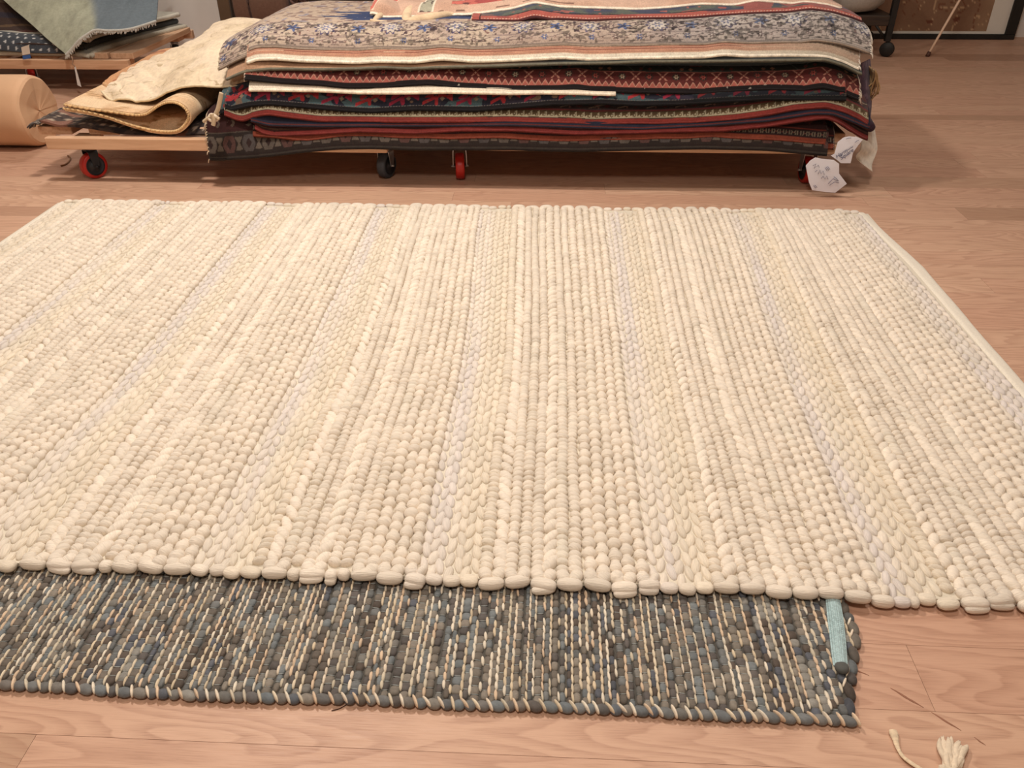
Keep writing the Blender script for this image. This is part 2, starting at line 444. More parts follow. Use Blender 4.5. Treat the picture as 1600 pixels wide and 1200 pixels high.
# ------------------------------------------------------------------ woven lobes
def lobes(C, A, yaw, mode, col, nr=6, ns=9, boxy=1.0, pitch=0.0):
    """ellipsoid lobes; C centres, A half sizes (x, y, z), yaw about z. mode 0: strands along y, 1: strands wrap round"""
    C = np.asarray(C, float); A = np.asarray(A, float); n = len(C)
    ph = np.pi * (np.arange(nr) + 1) / (nr + 1)
    y = -np.cos(ph); r = np.sin(ph) ** (0.75 if boxy < 1 else 1.0)
    if boxy < 1: y = np.sign(y) * np.abs(y) ** 0.8
    a = np.arange(ns) / ns * 2 * np.pi
    ca = np.sign(np.cos(a)) * np.abs(np.cos(a)) ** boxy; sa = np.sign(np.sin(a)) * np.abs(np.sin(a)) ** boxy
    U = np.concatenate([np.stack([r[:, None] * ca, np.repeat(y[:, None], ns, 1), r[:, None] * sa], -1).reshape(-1, 3), [[0, -1, 0], [0, 1, 0]]])
    ang = np.concatenate([np.tile(np.abs(a / np.pi - 1), nr), [0.5, 0.5]]); yy = U[:, 1]
    k = len(U)
    P = U[None] * A[:, None, :]
    cy, sy = np.cos(yaw)[:, None], np.sin(yaw)[:, None]
    X = P[..., 0] * cy - P[..., 1] * sy; Y = P[..., 0] * sy + P[..., 1] * cy
    V = np.stack([X, Y, P[..., 2]], -1) + C[:, None, :]
    i = np.arange(nr - 1)[:, None]; j = np.arange(ns)[None]; jn = (j + 1) % ns
    q = np.stack([i * ns + j, (i + 1) * ns + j, (i + 1) * ns + jn, i * ns + jn], -1).reshape(-1, 4)
    jj = np.arange(ns)
    t = np.concatenate([np.stack([np.full(ns, nr * ns), jj, (jj + 1) % ns], 1),
                        np.stack([np.full(ns, nr * ns + 1), (nr - 1) * ns + (jj + 1) % ns, (nr - 1) * ns + jj], 1)])
    off = (np.arange(n) * k)[:, None, None]
    Q = (q[None] + off).reshape(-1, 4); T = (t[None] + off).reshape(-1, 3)
    md = np.asarray(mode)[:, None]
    rnd = RNG.random((n, 2)) * 50
    uu = np.where(md == 0, ang[None] * 1.0, 0.42 * yy[None] + 0.22 * ang[None]) + rnd[:, :1]
    vv = np.where(md == 0, yy[None] * 0.6, ang[None] * 0.9) + rnd[:, 1:]
    UV = np.stack([uu, vv], -1).reshape(-1, 2)
    CC = np.repeat(np.asarray(col, float)[:, None, :], k, 1).reshape(-1, 3)
    return V.reshape(-1, 3), Q, T, UV, CC

def join_lobes(parts):
    V = []; Q = []; T = []; U = []; C = []; n = 0
    for v, q, t, u, c in parts:
        V.append(v); Q.append(q + n); T.append(t + n); U.append(u); C.append(c); n += len(v)
    return [np.concatenate(x) for x in (V, Q, T, U, C)]

# ------------------------------------------------------------------ cream chunky rug
YN, YF = 1.225, 3.455
GREY_R, GREY_N, GREY_T = 0.628, 0.935, 0.013      # right edge, near edge and thickness of the rag rug beneath
def rest_z(x, y):
    """height of what the cream rug lies on: the rag rug, or bare boards"""
    x = np.asarray(x, float); y = np.asarray(y, float)
    return GREY_T * (1 - sstep(GREY_R - 0.005, GREY_R + 0.09, x)) * (1 - sstep(1.72, 1.95, y)) + 0.0012 + 0.003 * fbm(x * 3, y * 2, 5)

def cream_rug():
    root = tag(empty('cream_rug', (-0.42, 2.34, 0)), 'large cream chunky wool rug spread over the floor, filling the middle', 'rug')
    Fn = np.array([-2.235, -1.735, -1.23, -0.708, -0.213, 0.284, 0.765, 1.36])
    Ff = np.array([-2.225, -1.735, -1.23, -0.731, -0.263, 0.288, 0.825, 1.335])
    cream = lin((236, 221, 202)); lilac = lin((222, 212, 210)); warm = lin((234, 217, 190)); grey = lin((222, 208, 188)); sage = lin((230, 220, 200))
    Xn = []; Xf = []; W = []; typ = []; tint = []
    for i in range(len(Fn) - 1):
        nr_ = 9 if i % 2 else 8
        if i == len(Fn) - 2: nr_ = 10
        seq = ['o'] * 4 + ['r'] * nr_ + ['b'] * (4 + (i % 2 == 0)) + ['o'] * (3 if i < len(Fn) - 2 else 5)
        wd = np.array([{'o': 0.68, 'r': 1.0, 'b': 1.03}[s] * (1 + 0.10 * (random.random() - .5)) for s in seq])
        # ropes come in pairs: squeeze within a pair
        e = np.concatenate([[0], np.cumsum(wd)]); e /= e[-1]
        c = (e[:-1] + e[1:]) / 2
        for s, cc, ww in zip(seq, c, np.diff(e)):
            Xn.append(Fn[i] + cc * (Fn[i + 1] - Fn[i])); Xf.append(Ff[i] + cc * (Ff[i + 1] - Ff[i]))
            W.append(ww * (Fn[i + 1] - Fn[i])); typ.append(s); tint.append(cc)
    parts = []; loops = []
    col_end = []
    for k, (xn, xf, w0, s, cc) in enumerate(zip(Xn, Xf, W, typ, tint)):
        long = s == 'r' and k % 4 == 1
        step = {'r': 0.0300 if long else 0.0178, 'b': 0.0325, 'o': 0.043}[s]
        n = int((YF - YN - 0.02) / step)
        jit = RNG.random(n)
        if s == 'r': y = np.cumsum(step * (0.72 + 0.56 * jit)); y = y / y[-1] * (YF - YN - 0.03) + YN + 0.014
        else: y = YN + 0.016 + (np.arange(n) + (0.5 if k % 2 else 0.0) + 0.22 * (jit - .5)) * step
        y = y[y < YF - 0.006]; n = len(y)
        def xat(yy):
            t = (yy - YN) / (YF - YN); wgt = sstep(0.35, 1.0, t)
            x = xn + (xf - xn) * wgt
            wob = 0.010 * (vnoise(yy * 1.3 + 7, np.full_like(yy, round(xn * 2.2)), 3) - .5) + 0.0045 * (vnoise(yy * 7, np.full_like(yy, k), 9) - .5)
            return x + wob
        x = xat(y)
        z0 = rest_z(x, y) + 0.011
        # colour of this strand: smooth drift across the stripe and along the rug
        d = fbm(y * 1.6, np.full(n, k * 0.6), 21) ; d2 = vnoise(y * 9, np.full(n, k * 1.7), 31)
        c = np.repeat(cream[None], n, 0)
        lil = sstep(0.80, 0.93, cc) * (0.25 + 1.2 * d) + (sstep(0.16, 0.0, cc)) * 0.6 * d
        wrm = sstep(0.0, 0.10, cc) * (1 - sstep(0.14, 0.22, cc)) * (0.3 + 0.7 * d)
        gr = np.clip((d - 0.45) * 1.6, 0, 0.6) * ((k * 37 % 5) / 5)
        c = c + (lilac - c) * np.clip((lil - .55) * 1.2 * (0.3 + 1.4 * vnoise(y * 4, np.full(n, k * .35), 23)), 0, .6)[:, None]; c = c + (warm - c) * np.clip(wrm, 0, .5)[:, None]
        c = c + (grey - c) * gr[:, None]; c = c + (sage - c) * (np.clip(d2 - .55, 0, 1) * (k % 3 == 0))[:, None]
        c = c * (0.93 + 0.14 * RNG.random(n))[:, None]
        if s == 'r':
            sg = 1 if (k * 13 % 7) > 2 else -1
            amp = 0.86 + 0.26 * vnoise(y * 26, np.full(n, k), 4) + 0.08 * (RNG.random(n) - .5)
            amp = amp * (1 + 0.10 * (vnoise(y * 60, np.full(n, k * 3.3), 6) - .5))
            if long: A = np.stack([w0 * 0.50 * amp, step * 0.90 * (0.85 + .3 * RNG.random(n)), 0.0130 * amp], 1); yaw = sg * np.radians(24 + 12 * RNG.random(n))
            else: A = np.stack([w0 * 0.57 * amp, step * 0.66 * (0.8 + .5 * RNG.random(n)), 0.0130 * amp], 1); yaw = sg * np.radians(12 + 24 * RNG.random(n)) * (0.3 + 0.7 * ((k * 5) % 3) / 2)
            C = np.stack([x, y, z0 + 0.0035], 1); md = np.ones(n)
        elif s == 'b':
            amp = 0.92 + 0.24 * RNG.random(n)
            A = np.stack([w0 * 0.56 * amp, step * 0.51 * (.92 + .2 * RNG.random(n)), 0.0150 * amp], 1)
            yaw = np.radians(22 * (RNG.random(n) - .5)); C = np.stack([x + 0.002 * (RNG.random(n) - .5), y, z0 + 0.0045], 1); md = np.ones(n)
            # slim neck between two bobbles
            nk = np.stack([x, y + step * 0.5, z0 + 0.003], 1)
            parts.append(lobes(nk, np.stack([w0 * 0.40 * np.ones(n), step * 0.42 * np.ones(n), 0.0100 * np.ones(n)], 1), yaw, np.ones(n), c * 0.99, 6, 9))
        else:
            amp = 0.9 + 0.22 * RNG.random(n)
            A = np.stack([w0 * 0.56 * amp, step * 0.565 * (.92 + .16 * RNG.random(n)), 0.0085 * amp], 1)
            sg = 1 if k % 2 else -1
            yaw = sg * np.radians(7 + 8 * RNG.random(n)); C = np.stack([x, y, z0 + 0.0005], 1); md = np.zeros(n)
        near = y < 2.15
        for sel, nr_, ns_ in ((near, 7, 11), (~near, 5, 8)):
            if sel.any(): parts.append(lobes(C[sel], A[sel], yaw[sel], md[sel], c[sel], nr_, ns_))
        for yy, sgn in ((YN, -1), (YF, 1)):
            xe = float(xat(np.array([yy]))[0]); col_end.append((sgn, k, xe, w0, s, c[0 if sgn < 0 else -1]))
    V, Q, T, U, C = join_lobes(parts)
    np_mesh('woven_field', V, Q, T, M['wool'], root, U, C)
    # turned ends: neighbouring strands meet in U shaped lobes along both cut ends
    for sgn, nm in ((-1, 'end_loops'), (1, 'end_loops')):
        E = [e for e in col_end if e[0] == sgn]; parts = []; i = 0
        yy = YN if sgn < 0 else YF
        while i < len(E) - 1:
            if random.random() < 0.12: g = E[i:i + 1]
            else: g = E[i:i + 2]
            i += len(g)
            x0 = np.mean([e[2] for e in g]); w2 = sum(e[3] for e in g); cl = np.mean([e[5] for e in g], 0) * random.uniform(.93, 1.02)
            big = random.random()
            dy = sgn * random.uniform(-0.004, 0.011); zz = float(rest_z(x0, yy)); flat = g[0][4] == 'o'
            hz = 0.0105 if flat else 0.0135
            cs = [(x0, yy + dy, zz + (0.014 if not flat else 0.012))]; As = [(0.0128 + 0.003 * big, w2 * 0.50, hz)]; ya = [math.pi / 2 + random.uniform(-.22, .22)]; md = [0]
            if not flat and big > 0.6:
                cs.append((x0 + random.uniform(-.003, .003), yy + dy + sgn * 0.010, zz + 0.0095)); As.append((0.0110, w2 * 0.46, 0.0092)); ya.append(math.pi / 2 + random.uniform(-.2, .2)); md.append(0)
            if not flat and len(g) == 2:
                for q, e in enumerate(g):
                    cs.append((e[2], yy - sgn * 0.014, zz + 0.016)); As.append((e[3] * 0.52, 0.017, 0.0125)); ya.append((0.45 if q == 0 else -0.45) * -sgn); md.append(1)
            cs = np.array(cs); n = len(cs)
            parts.append(lobes(cs, np.array(As), np.array(ya), np.array(md), np.repeat(cl[None], n, 0) * RNG.uniform(.96, 1.02, (n, 1)), 9, 12, 0.85))
        V, Q, T, U, C = join_lobes(parts)
        np_mesh(nm, V, Q, T, M['wool'], root, U, C)
    # backing and the smooth side bindings
    ys = np.linspace(YN + 0.004, YF - 0.004, 90); xs = np.linspace(-2.25, 1.375, 120)
    X, Y = np.meshgrid(xs, ys, indexing='ij')
    Z = rest_z(X, Y) + 0.0120
    m = MB(); m.slab(np.stack([X, Y, Z], -1), 0.0108, lin((218, 206, 186))); m.build('backing', M['wool_back'], root)
    for side in (1, -1):
        yb = np.linspace(YN - 0.002, YF + 0.002, 260); t = np.linspace(0, 1, 12)
        if side > 0: x0 = np.interp(yb, [1.2, 2.3, 2.9, 3.46], [1.358, 1.362, 1.362, 1.33]); x1 = np.interp(yb, [1.2, 2.3, 2.9, 3.46], [1.408, 1.410, 1.420, 1.368])
        else: x0 = np.full_like(yb, -2.222); x1 = np.interp(yb, [1.2, 2.2, 3.46], [-2.262, -2.262, -2.247])
        x1 = x1 + 0.004 * (vnoise(yb * 5, yb * 0, 8) - .5)
        X = x0[:, None] + (x1 - x0)[:, None] * t; Yb = np.repeat(yb[:, None], 12, 1)
        prof = np.array([0.6, 0.9, 1.0, 1.0, 0.98, 0.97, 0.95, 0.92, 0.86, 0.74, 0.5, 0.15])
        Z = rest_z(X, Yb) + 0.0165 * prof + 0.0012 * (vnoise(Yb * 45, X * 90, 5) - .5)
        m = MB(); m.slab(np.stack([X, Yb, Z], -1), 0.001, lin((232, 221, 203))); m.build('side_binding', M['wool_back'], root)
cream_rug()

# ------------------------------------------------------------------ grey rag rug underneath
def grey_edge(y): return 0.566 + 0.060 * sstep(0.94, 1.12, y)
def grey_rug():
    root = tag(empty('grey_rug', (-0.6, 1.3, 0)), 'flat grey and beige rag rug showing below the near edge of the cream rug', 'rug')
    dark = [lin(c) for c in ((90, 82, 74), (78, 70, 62), (96, 92, 86), (94, 97, 97), (76, 70, 66), (106, 98, 88), (90, 82, 73), (88, 88, 86), (72, 62, 54), (72, 73, 78), (112, 108, 101))]
    light = [lin(c) for c in ((224, 206, 178), (214, 194, 164), (230, 216, 194), (218, 190, 160), (206, 192, 168), (228, 210, 186))]
    xs = []; x = -1.72
    while x < GREY_R - 0.012:
        wcol = random.choice((0.0085, 0.0095, 0.0105, 0.012, 0.0125, 0.0145, 0.017)); xs.append((x, wcol)); x += wcol + random.choice((0.0025, 0.0034, 0.0045))
    def xoff(x, y):
        return 0.006 * (vnoise(x * 3, y * 6, 40) - .5) + (0.010 * (1 - sstep(0.95, 1.2, y)) if False else 0)
    def nearY(x): return GREY_N + 0.018 * (fbm(np.asarray(x, float) * 3.2, 0 * np.asarray(x, float), 77) - .5)
    P1 = []; P2 = []; P3 = []
    top = 0.0075
    for k, (x0, wc) in enumerate(xs):
        yn = float(nearY(x0)) + 0.012
        st = 0.0195; n = int((1.42 - yn) / st)
        y = yn + (np.arange(n) + 0.5 * (k % 2) + 0.16 * (RNG.random(n) - .5)) * st
        x = x0 + wc / 2 + xoff(x0, y)
        # a strip changes colour every so often
        pick = (vnoise(y * 5, np.full(n, k * 0.9), 51) * 0.6 + vnoise(np.full(n, x0 * 6), y * 3, 52) * 0.4) * len(dark) * 1.25 - 1
        ci = np.clip(pick + RNG.normal(0, .7, n), 0, len(dark) - 1).astype(int)
        c = np.array(dark)[ci] * (1.12 + 0.62 * RNG.random(n))[:, None]
        A = np.stack([np.full(n, wc * 0.56) * (.9 + .2 * RNG.random(n)), np.full(n, st * 0.56), 0.0055 + 0.0015 * RNG.random(n)], 1)
        ok = x + wc * .5 < grey_edge(y) - 0.006
        if not ok.any(): continue
        P1.append(lobes(np.stack([x, y, top + 0.001 * RNG.random(n)], 1)[ok], A[ok], np.radians(10 * (RNG.random(n) - .5))[ok], RNG.integers(0, 2, n)[ok], c[ok], 6, 10, 0.7))
        # jute yarn in the furrow to the right of the strip
        hide = RNG.random(n) < (0.14 if k % 5 else 0.7)
        yj = y + st * 0.5; xj = x + wc * 0.5 + 0.0015
        sz = 0.80 + 0.65 * vnoise(np.full(n, x0 * 25), y * 4, 61)
        cj = np.array(light)[np.clip((vnoise(np.full(n, x0 * 30), y * 8, 62) * 7.2 - .6), 0, 5).astype(int)] * (0.85 + 0.22 * RNG.random(n))[:, None]
        A = np.stack([0.0030 * sz, 0.0112 * (.9 + .25 * RNG.random(n)), 0.0058 * np.ones(n)], 1)
        s = ~hide & ok
        if not s.any(): continue
        P2.append(lobes(np.stack([xj, yj, np.full(n, top + 0.0022)], 1)[s], A[s], np.radians(1 + 9 * RNG.random(s.sum())), np.zeros(s.sum()), cj[s], 6, 8))
        # thin pale binding thread crossing the strips between the rows
        if vnoise(np.array([x0 * 11.0]), np.array([0.3]), 70)[0] > 0.34:
            s = (RNG.random(n) < 0.75) & ok; ns_ = s.sum()
            if ns_:
                P3.append(lobes(np.stack([x, y + st * .5, np.full(n, top + 0.0046)], 1)[s], np.stack([np.full(ns_, wc * .55), np.full(ns_, .0008), np.full(ns_, .0010)], 1),
                                np.radians(14 * (RNG.random(ns_) - .5)), np.zeros(ns_), np.repeat(lin((168, 172, 168))[None], ns_, 0) * (.75 + .4 * RNG.random(ns_))[:, None], 4, 6))
    for nm, P, mt in (('rag_weave', P1, 'leather'), ('jute_yarn', P2, 'jute'), ('binding_thread', P3, 'jute')):
        V, Q, T, U, C = join_lobes(P); np_mesh(nm, V, Q, T, M[mt], root, U, C)
    # rolled edge: fat rag lobes with slanting jute stitches between them
    P = []; S = []; x = -1.72
    while x < 0.548:
        wl = random.uniform(0.016, 0.030); y = float(nearY(x + wl / 2))
        c = random.choice(dark) * random.uniform(1.2, 1.7); c = c + (lin((104, 110, 114)) - c) * random.uniform(0, .6)
        P.append(lobes(np.array([[x + wl / 2, y, 0.0085]]), np.array([[wl * .60, 0.0105, 0.0085]]), np.array([-0.35 + random.uniform(-.15, .15)]), np.array([1]), c[None], 8, 12))
        S.append(lobes(np.array([[x + wl + 0.001, y + 0.002, 0.0105]]), np.array([[0.0034, 0.0145, 0.0085]]), np.array([0.5 + random.uniform(-.2, .25)]), np.array([0]),
                       (random.choice(light) * random.uniform(.85, 1.05))[None], 7, 9))
        x += wl + 0.002
    y = GREY_N + 0.01
    while y < 1.36:
        wl = random.uniform(0.022, 0.036); xe = float(grey_edge(y)) + 0.003 * math.sin(y * 40)
        c = random.choice(dark) * random.uniform(.9, 1.15)
        P.append(lobes(np.array([[xe, y + wl / 2, 0.0085]]), np.array([[0.0105, wl * .6, 0.0085]]), np.array([random.uniform(-.3, .1)]), np.array([0]), c[None], 8, 12))
        if random.random() < .6:
            S.append(lobes(np.array([[xe - 0.004, y + wl, 0.0115]]), np.array([[0.0028, 0.012, 0.006]]), np.array([-0.5]), np.array([0]), random.choice(light)[None], 7, 9))
        y += wl
    V, Q, T, U, C = join_lobes(P + S); np_mesh('rolled_edge', V, Q, T, M['leather'], root, U, C)
    xs_ = np.linspace(-1.735, GREY_R, 60); ys_ = np.linspace(GREY_N + 0.004, 1.84, 40)
    X, Y = np.meshgrid(xs_, ys_, indexing='ij')
    X = np.minimum(X, grey_edge(Y) - 0.002); Y = Y + np.where(Y < 1.0, (nearY(X) - GREY_N), 0)
    m = MB(); m.slab(np.stack([X, Y, np.full_like(X, 0.0085)], -1), 0.0075, lin((84, 79, 72))); m.build('backing', M['wool_back'], root)
grey_rug()

# pale blue-green knitted strip on the right edge of the rag rug
def strap():
    root = tag(empty('knitted_strap', (0.585, 1.12, 0.015)), 'pale blue-green knitted strap lying on the right edge of the grey rag rug', 'strap')
    cl = np.array([(0.6159, 1.2714, 0.018), (0.6049, 1.2169, 0.018), (0.5957, 1.1651, 0.018), (0.5848, 1.108, 0.018), (0.5776, 1.0737, 0.018), (0.5723, 1.0465, 0.018)])
    c = cubic_grid(cl[:, None, :].repeat(2, 1), 60, 2)[:, 0]
    hw = np.interp(np.linspace(0, 1, 60), [0, .4, .75, 1], [0.0125, 0.0155, 0.0140, 0.0125])
    P = []; t = np.linspace(-1, 1, 8)
    # little knit stitches, V shaped, in eight wales
    for j, tt in enumerate(t):
        n = 58; i = np.arange(n)
        x = c[i, 0] + tt * hw[i] * .9; y = c[i, 1]; z = 0.0165 + 0.0075 * (1 - 0.8 * tt ** 2) + np.zeros(n)
        col = lin((176, 198, 198)) * (0.82 + 0.3 * RNG.random(n))[:, None]
        P.append(lobes(np.stack([x, y, z], 1), np.stack([np.full(n, .0024), np.full(n, .0042), np.full(n, .002)], 1), np.full(n, 0.45 if j % 2 else -0.45), np.zeros(n), col, 4, 7))
    V, Q, T, U, C = join_lobes(P); np_mesh('knit_face', V, Q, T, M['jute'], root, U, C)
    X = c[:, 0][:, None] + t * hw[:, None]; Y = np.repeat(c[:, 1][:, None], 8, 1); Z = 0.0160 + 0.0075 * (1 - .85 * t ** 2)[None] + 0 * X
    m = MB(); m.slab(np.stack([X, Y, Z], -1), 0.003, lin((150, 178, 180))); m.build('strap_core', M['cloth'], root)
    m = MB(); e = c[-1]; m.lathe([(0.0, 0.026), (0.008, 0.0265), (0.0125, 0.0235), (0.0135, 0.019), (0.012, 0.015), (0, 0.0145)], (e[0] + .001, e[1] - 0.006, 0.0), (0, 0, 1), 20, lin((84, 84, 80)))
    tag(m.build('end_cap', M['leather'], root), 'dark grey cut end')
strap()

# scraps on the boards
def scraps():
    p = np.array([(0.6317, 0.9198, 0), (0.6302, 0.9021, 0), (0.6287, 0.8847, 0), (0.6321, 0.8691, 0), (0.643, 0.8565, 0), (0.6563, 0.8454, 0), (0.6715, 0.8345, 0)]); p[:, 2] = 0.005
    c = cubic_grid(p[:, None, :].repeat(2, 1), 50, 2)[:, 0]
    t = np.linspace(0, 1, 50); r = np.interp(t, [0, .06, .2, .35, 1], [0.0075, 0.0085, 0.0055, 0.0036, 0.0045]) * (0.92 + .16 * RNG.random(50))
    m = MB(); m.tube(c, r, 10, np.repeat(lin((224, 200, 168))[None], 50, 0) * (0.9 + .2 * RNG.random(50))[:, None], 0.55)
    tag(m.build('string_scrap', M['fringe']), 'short curved scrap of cream jute string lying on the bare boards', 'string')
    b = np.array((0.7066, 0.8477, 0))
    m = MB()
    for tip, w0, h in (((0.7202, 0.9076, 0), 0.012, .012), ((0.7387, 0.8899, 0), 0.012, 0.012), ((0.6887, 0.8457, 0), 0.010, 0.01), ((0.7116, 0.8387, 0), 0.008, 0.009)):
        tip = np.array(tip)
        for q in range(9):
            o = np.array([RNG.normal(0, .006), RNG.normal(0, .006), 0]); tt = np.linspace(0, 1, 12)[:, None]
            pts = (b + o) * (1 - tt) + (tip + o * 1.1) * tt + np.concatenate([.003 * np.sin(tt * 7 + q), .002 * np.cos(tt * 6 + q), 0 * tt], 1); pts[:, 2] = 0.005 + h * .5 * np.sin(np.pi * tt[:, 0] * .9) * (0.5 + RNG.random() * .6)
            m.tube(pts, w0 * 0.50 * (0.55 + .45 * np.sin(np.pi * np.clip(tt[:, 0] * .8 + .1, 0, 1))) * (1 - 0.8 * tt[:, 0] ** 6) * (0.7 + .5 * RNG.random()), 8, lin((226, 206, 180)) * (0.9 + .15 * RNG.random()), 0.7)
    tag(m.build('wool_tuft', M['fringe']), 'fluffy pale wool tuft on the boards right of the string scrap', 'wool tuft')
    p = np.array([(-0.3853, 0.9152, 0), (-0.3721, 0.9198, 0), (-0.3608, 0.9285, 0), (-0.3498, 0.9386, 0)]); p[:, 2] = 0.0012
    c = cubic_grid(p[:, None, :].repeat(2, 1), 20, 2)[:, 0]
    m = MB(); m.tube(c, 0.0009, 6, lin((70, 40, 30))); tag(m.build('loose_thread', M['fringe']), 'fine dark thread on the boards below the grey rag rug', 'thread')
scraps()

# ------------------------------------------------------------------ casters and dollies
def caster_parts(parent, loc, turn, tyre, hub, fork='steel'):
    """swivel caster under a dolly: fork with plate, wheel and hub as its pieces; turn = heading of the axle"""
    x, y, z = loc
    ax = np.array([math.cos(turn), math.sin(turn), 0]); fw = np.array([-ax[1], ax[0], 0])
    c = np.array([x, y, 0.063]) ; top = z
    m = MB()
    m.box((x - .045, y - .04, top - .006), (x + .045, y + .04, top), 0.002, turn)
    m.lathe([(0.0, 0), (0.028, 0), (0.03, 0.006), (0.026, 0.018), (0.0, 0.018)], (x, y, top - 0.024), (0, 0, 1), 20)
    for s in (-1, 1):
        p = [np.array([x, y, top - 0.02]) + ax * s * 0.016, np.array([x, y, top - 0.03]) + ax * s * 0.031, c + np.array([0, 0, 0.035]) + ax * s * 0.034, c + ax * s * 0.034]
        pts = cubic_grid(np.array(p)[:, None, :].repeat(2, 1), 14, 2)[:, 0]
        A = fw[None] * np.interp(np.linspace(0, 1, 14), [0, .5, 1], [.026, .022, .013])[:, None]
        m.slab(np.stack([pts - A, pts, pts + A], 1), 0.003)
    m.lathe([(0, -.042), (.006, -.042), (.006, .042), (0, .042)], c, ax, 12)
    f = m.build('caster_fork', M[fork], parent)
    m = MB(); R = 0.063
    m.lathe([(0.046, -.0215), (R - .006, -.0215), (R - .001, -.017), (R, -.008), (R, .008), (R - .001, .017), (R - .006, .0215), (0.046, .0215)], c, ax, 40)
    m.build('tyre', M[tyre], f)
    m = MB(); m.lathe([(0, -.026), (.014, -.026), (.016, -.020), (.040, -.017), (.047, -.022), (.047, .022), (.040, .017), (.016, .020), (.014, .026), (0, .026)], c, ax, 32)
    m.build('wheel_hub', M[hub], f)

def dolly(name, label, x0, x1, y0, y1, zr, casters, slats, rail=0.055):
    root = tag(empty(name, ((x0 + x1) / 2, y0, 0)), label, 'dolly', 'wooden dollies carrying rugs')
    for yy in (y0, y1 - 0.04):
        m = MB(); m.box((x0, yy, zr), (x1, yy + 0.04, zr + rail), 0.003); m.build('rail', M['pine'], root, smooth=False)
    for (a, b) in slats:
        m = MB(); m.box((a, y0 + 0.10, zr + rail - 0.012), (b, y1 - 0.05, zr + rail + 0.026), 0.003); m.build('slat', M['pine_side'], root, smooth=False)
    for (cx, cy, turn, tyre, hub) in casters:
        m = MB(); m.box((cx - .06, cy - .05, zr), (cx + .06, cy + .06, zr + rail - .014), 0.002); m.build('caster_block', M['pine'], root, smooth=False)
        caster_parts(root, (cx, cy, zr), turn, tyre, hub, 'black_plastic' if abs(turn) > .5 else 'steel')
    return root

DA = dolly('wooden_dolly', 'pine dolly on casters under the jute rugs left of the big stack', -2.42, -0.78, 3.76, 4.74, 0.163,
           [(-2.262, 3.84, -0.62, 'red_rubber', 'black_plastic'), (-0.818, 3.90, -0.35, 'dark_rubber', 'black_plastic'), (-2.26, 4.62, 0.3, 'red_rubber', 'black_plastic'), (-0.85, 4.62, 0.2, 'dark_rubber', 'black_plastic')],
           [(-2.50, -2.335), (-2.25, -2.10), (-1.98, -1.83), (-1.70, -1.55), (-1.42, -1.27), (-1.14, -0.99), (-0.93, -0.79)])
m = MB(); m.lathe([(0, 0.012), (0.006, 0.0105), (0.011, 0.006), (0.012, 0)], (-2.4428, 3.93, 0.2578)[:2] + (0.2435,), (0, 0, 1), 14); m.build('bolt_head', M['steel'], DA)
DB = dolly('wooden_dolly', 'dolly on red casters in the shadow under the big stack of patterned rugs', -0.58, 1.36, 3.765, 4.74, 0.178,
           [(-0.455, 3.895, 0.12, 'red_rubber', 'black_plastic'), (1.215, 3.90, 0.10, 'red_rubber', 'black_plastic'), (-0.45, 4.62, 0.3, 'red_rubber', 'black_plastic'), (1.2, 4.62, 0.2, 'red_rubber', 'black_plastic')],
           [(-0.58, -0.43), (-0.30, -0.15), (-0.02, 0.13), (0.26, 0.41), (0.54, 0.69), (0.82, 0.97), (1.20, 1.35)], 0.042)

# ------------------------------------------------------------------ the stack of patterned rugs
GX = np.arange(-2.0, 1.7, 0.010); GY = np.arange(3.66, 5.0, 0.010)
GZ = np.where(GY[None] > 3.770, 0.248, 0.0) + 0 * GX[:, None]
def g_at(X, Y):
    i = np.clip((X - GX[0]) / 0.010, 0, len(GX) - 1.001); j = np.clip((Y - GY[0]) / 0.010, 0, len(GY) - 1.001)
    a = i.astype(int); b = j.astype(int); f = i - a; g = j - b
    return (GZ[a, b] * (1 - f) * (1 - g) + GZ[a + 1, b] * f * (1 - g) + GZ[a, b + 1] * (1 - f) * g + GZ[a + 1, b + 1] * f * g)

def smooth_lip(pts, X):
    p = np.array(pts); z = np.interp(X, p[:, 0], p[:, 1])
    k = max(3, int(0.07 / (X[1] - X[0])) | 1); ker = np.hanning(k + 2)[1:-1]; ker /= ker.sum()
    return np.convolve(np.pad(z, k // 2, mode='edge'), ker, 'valid')

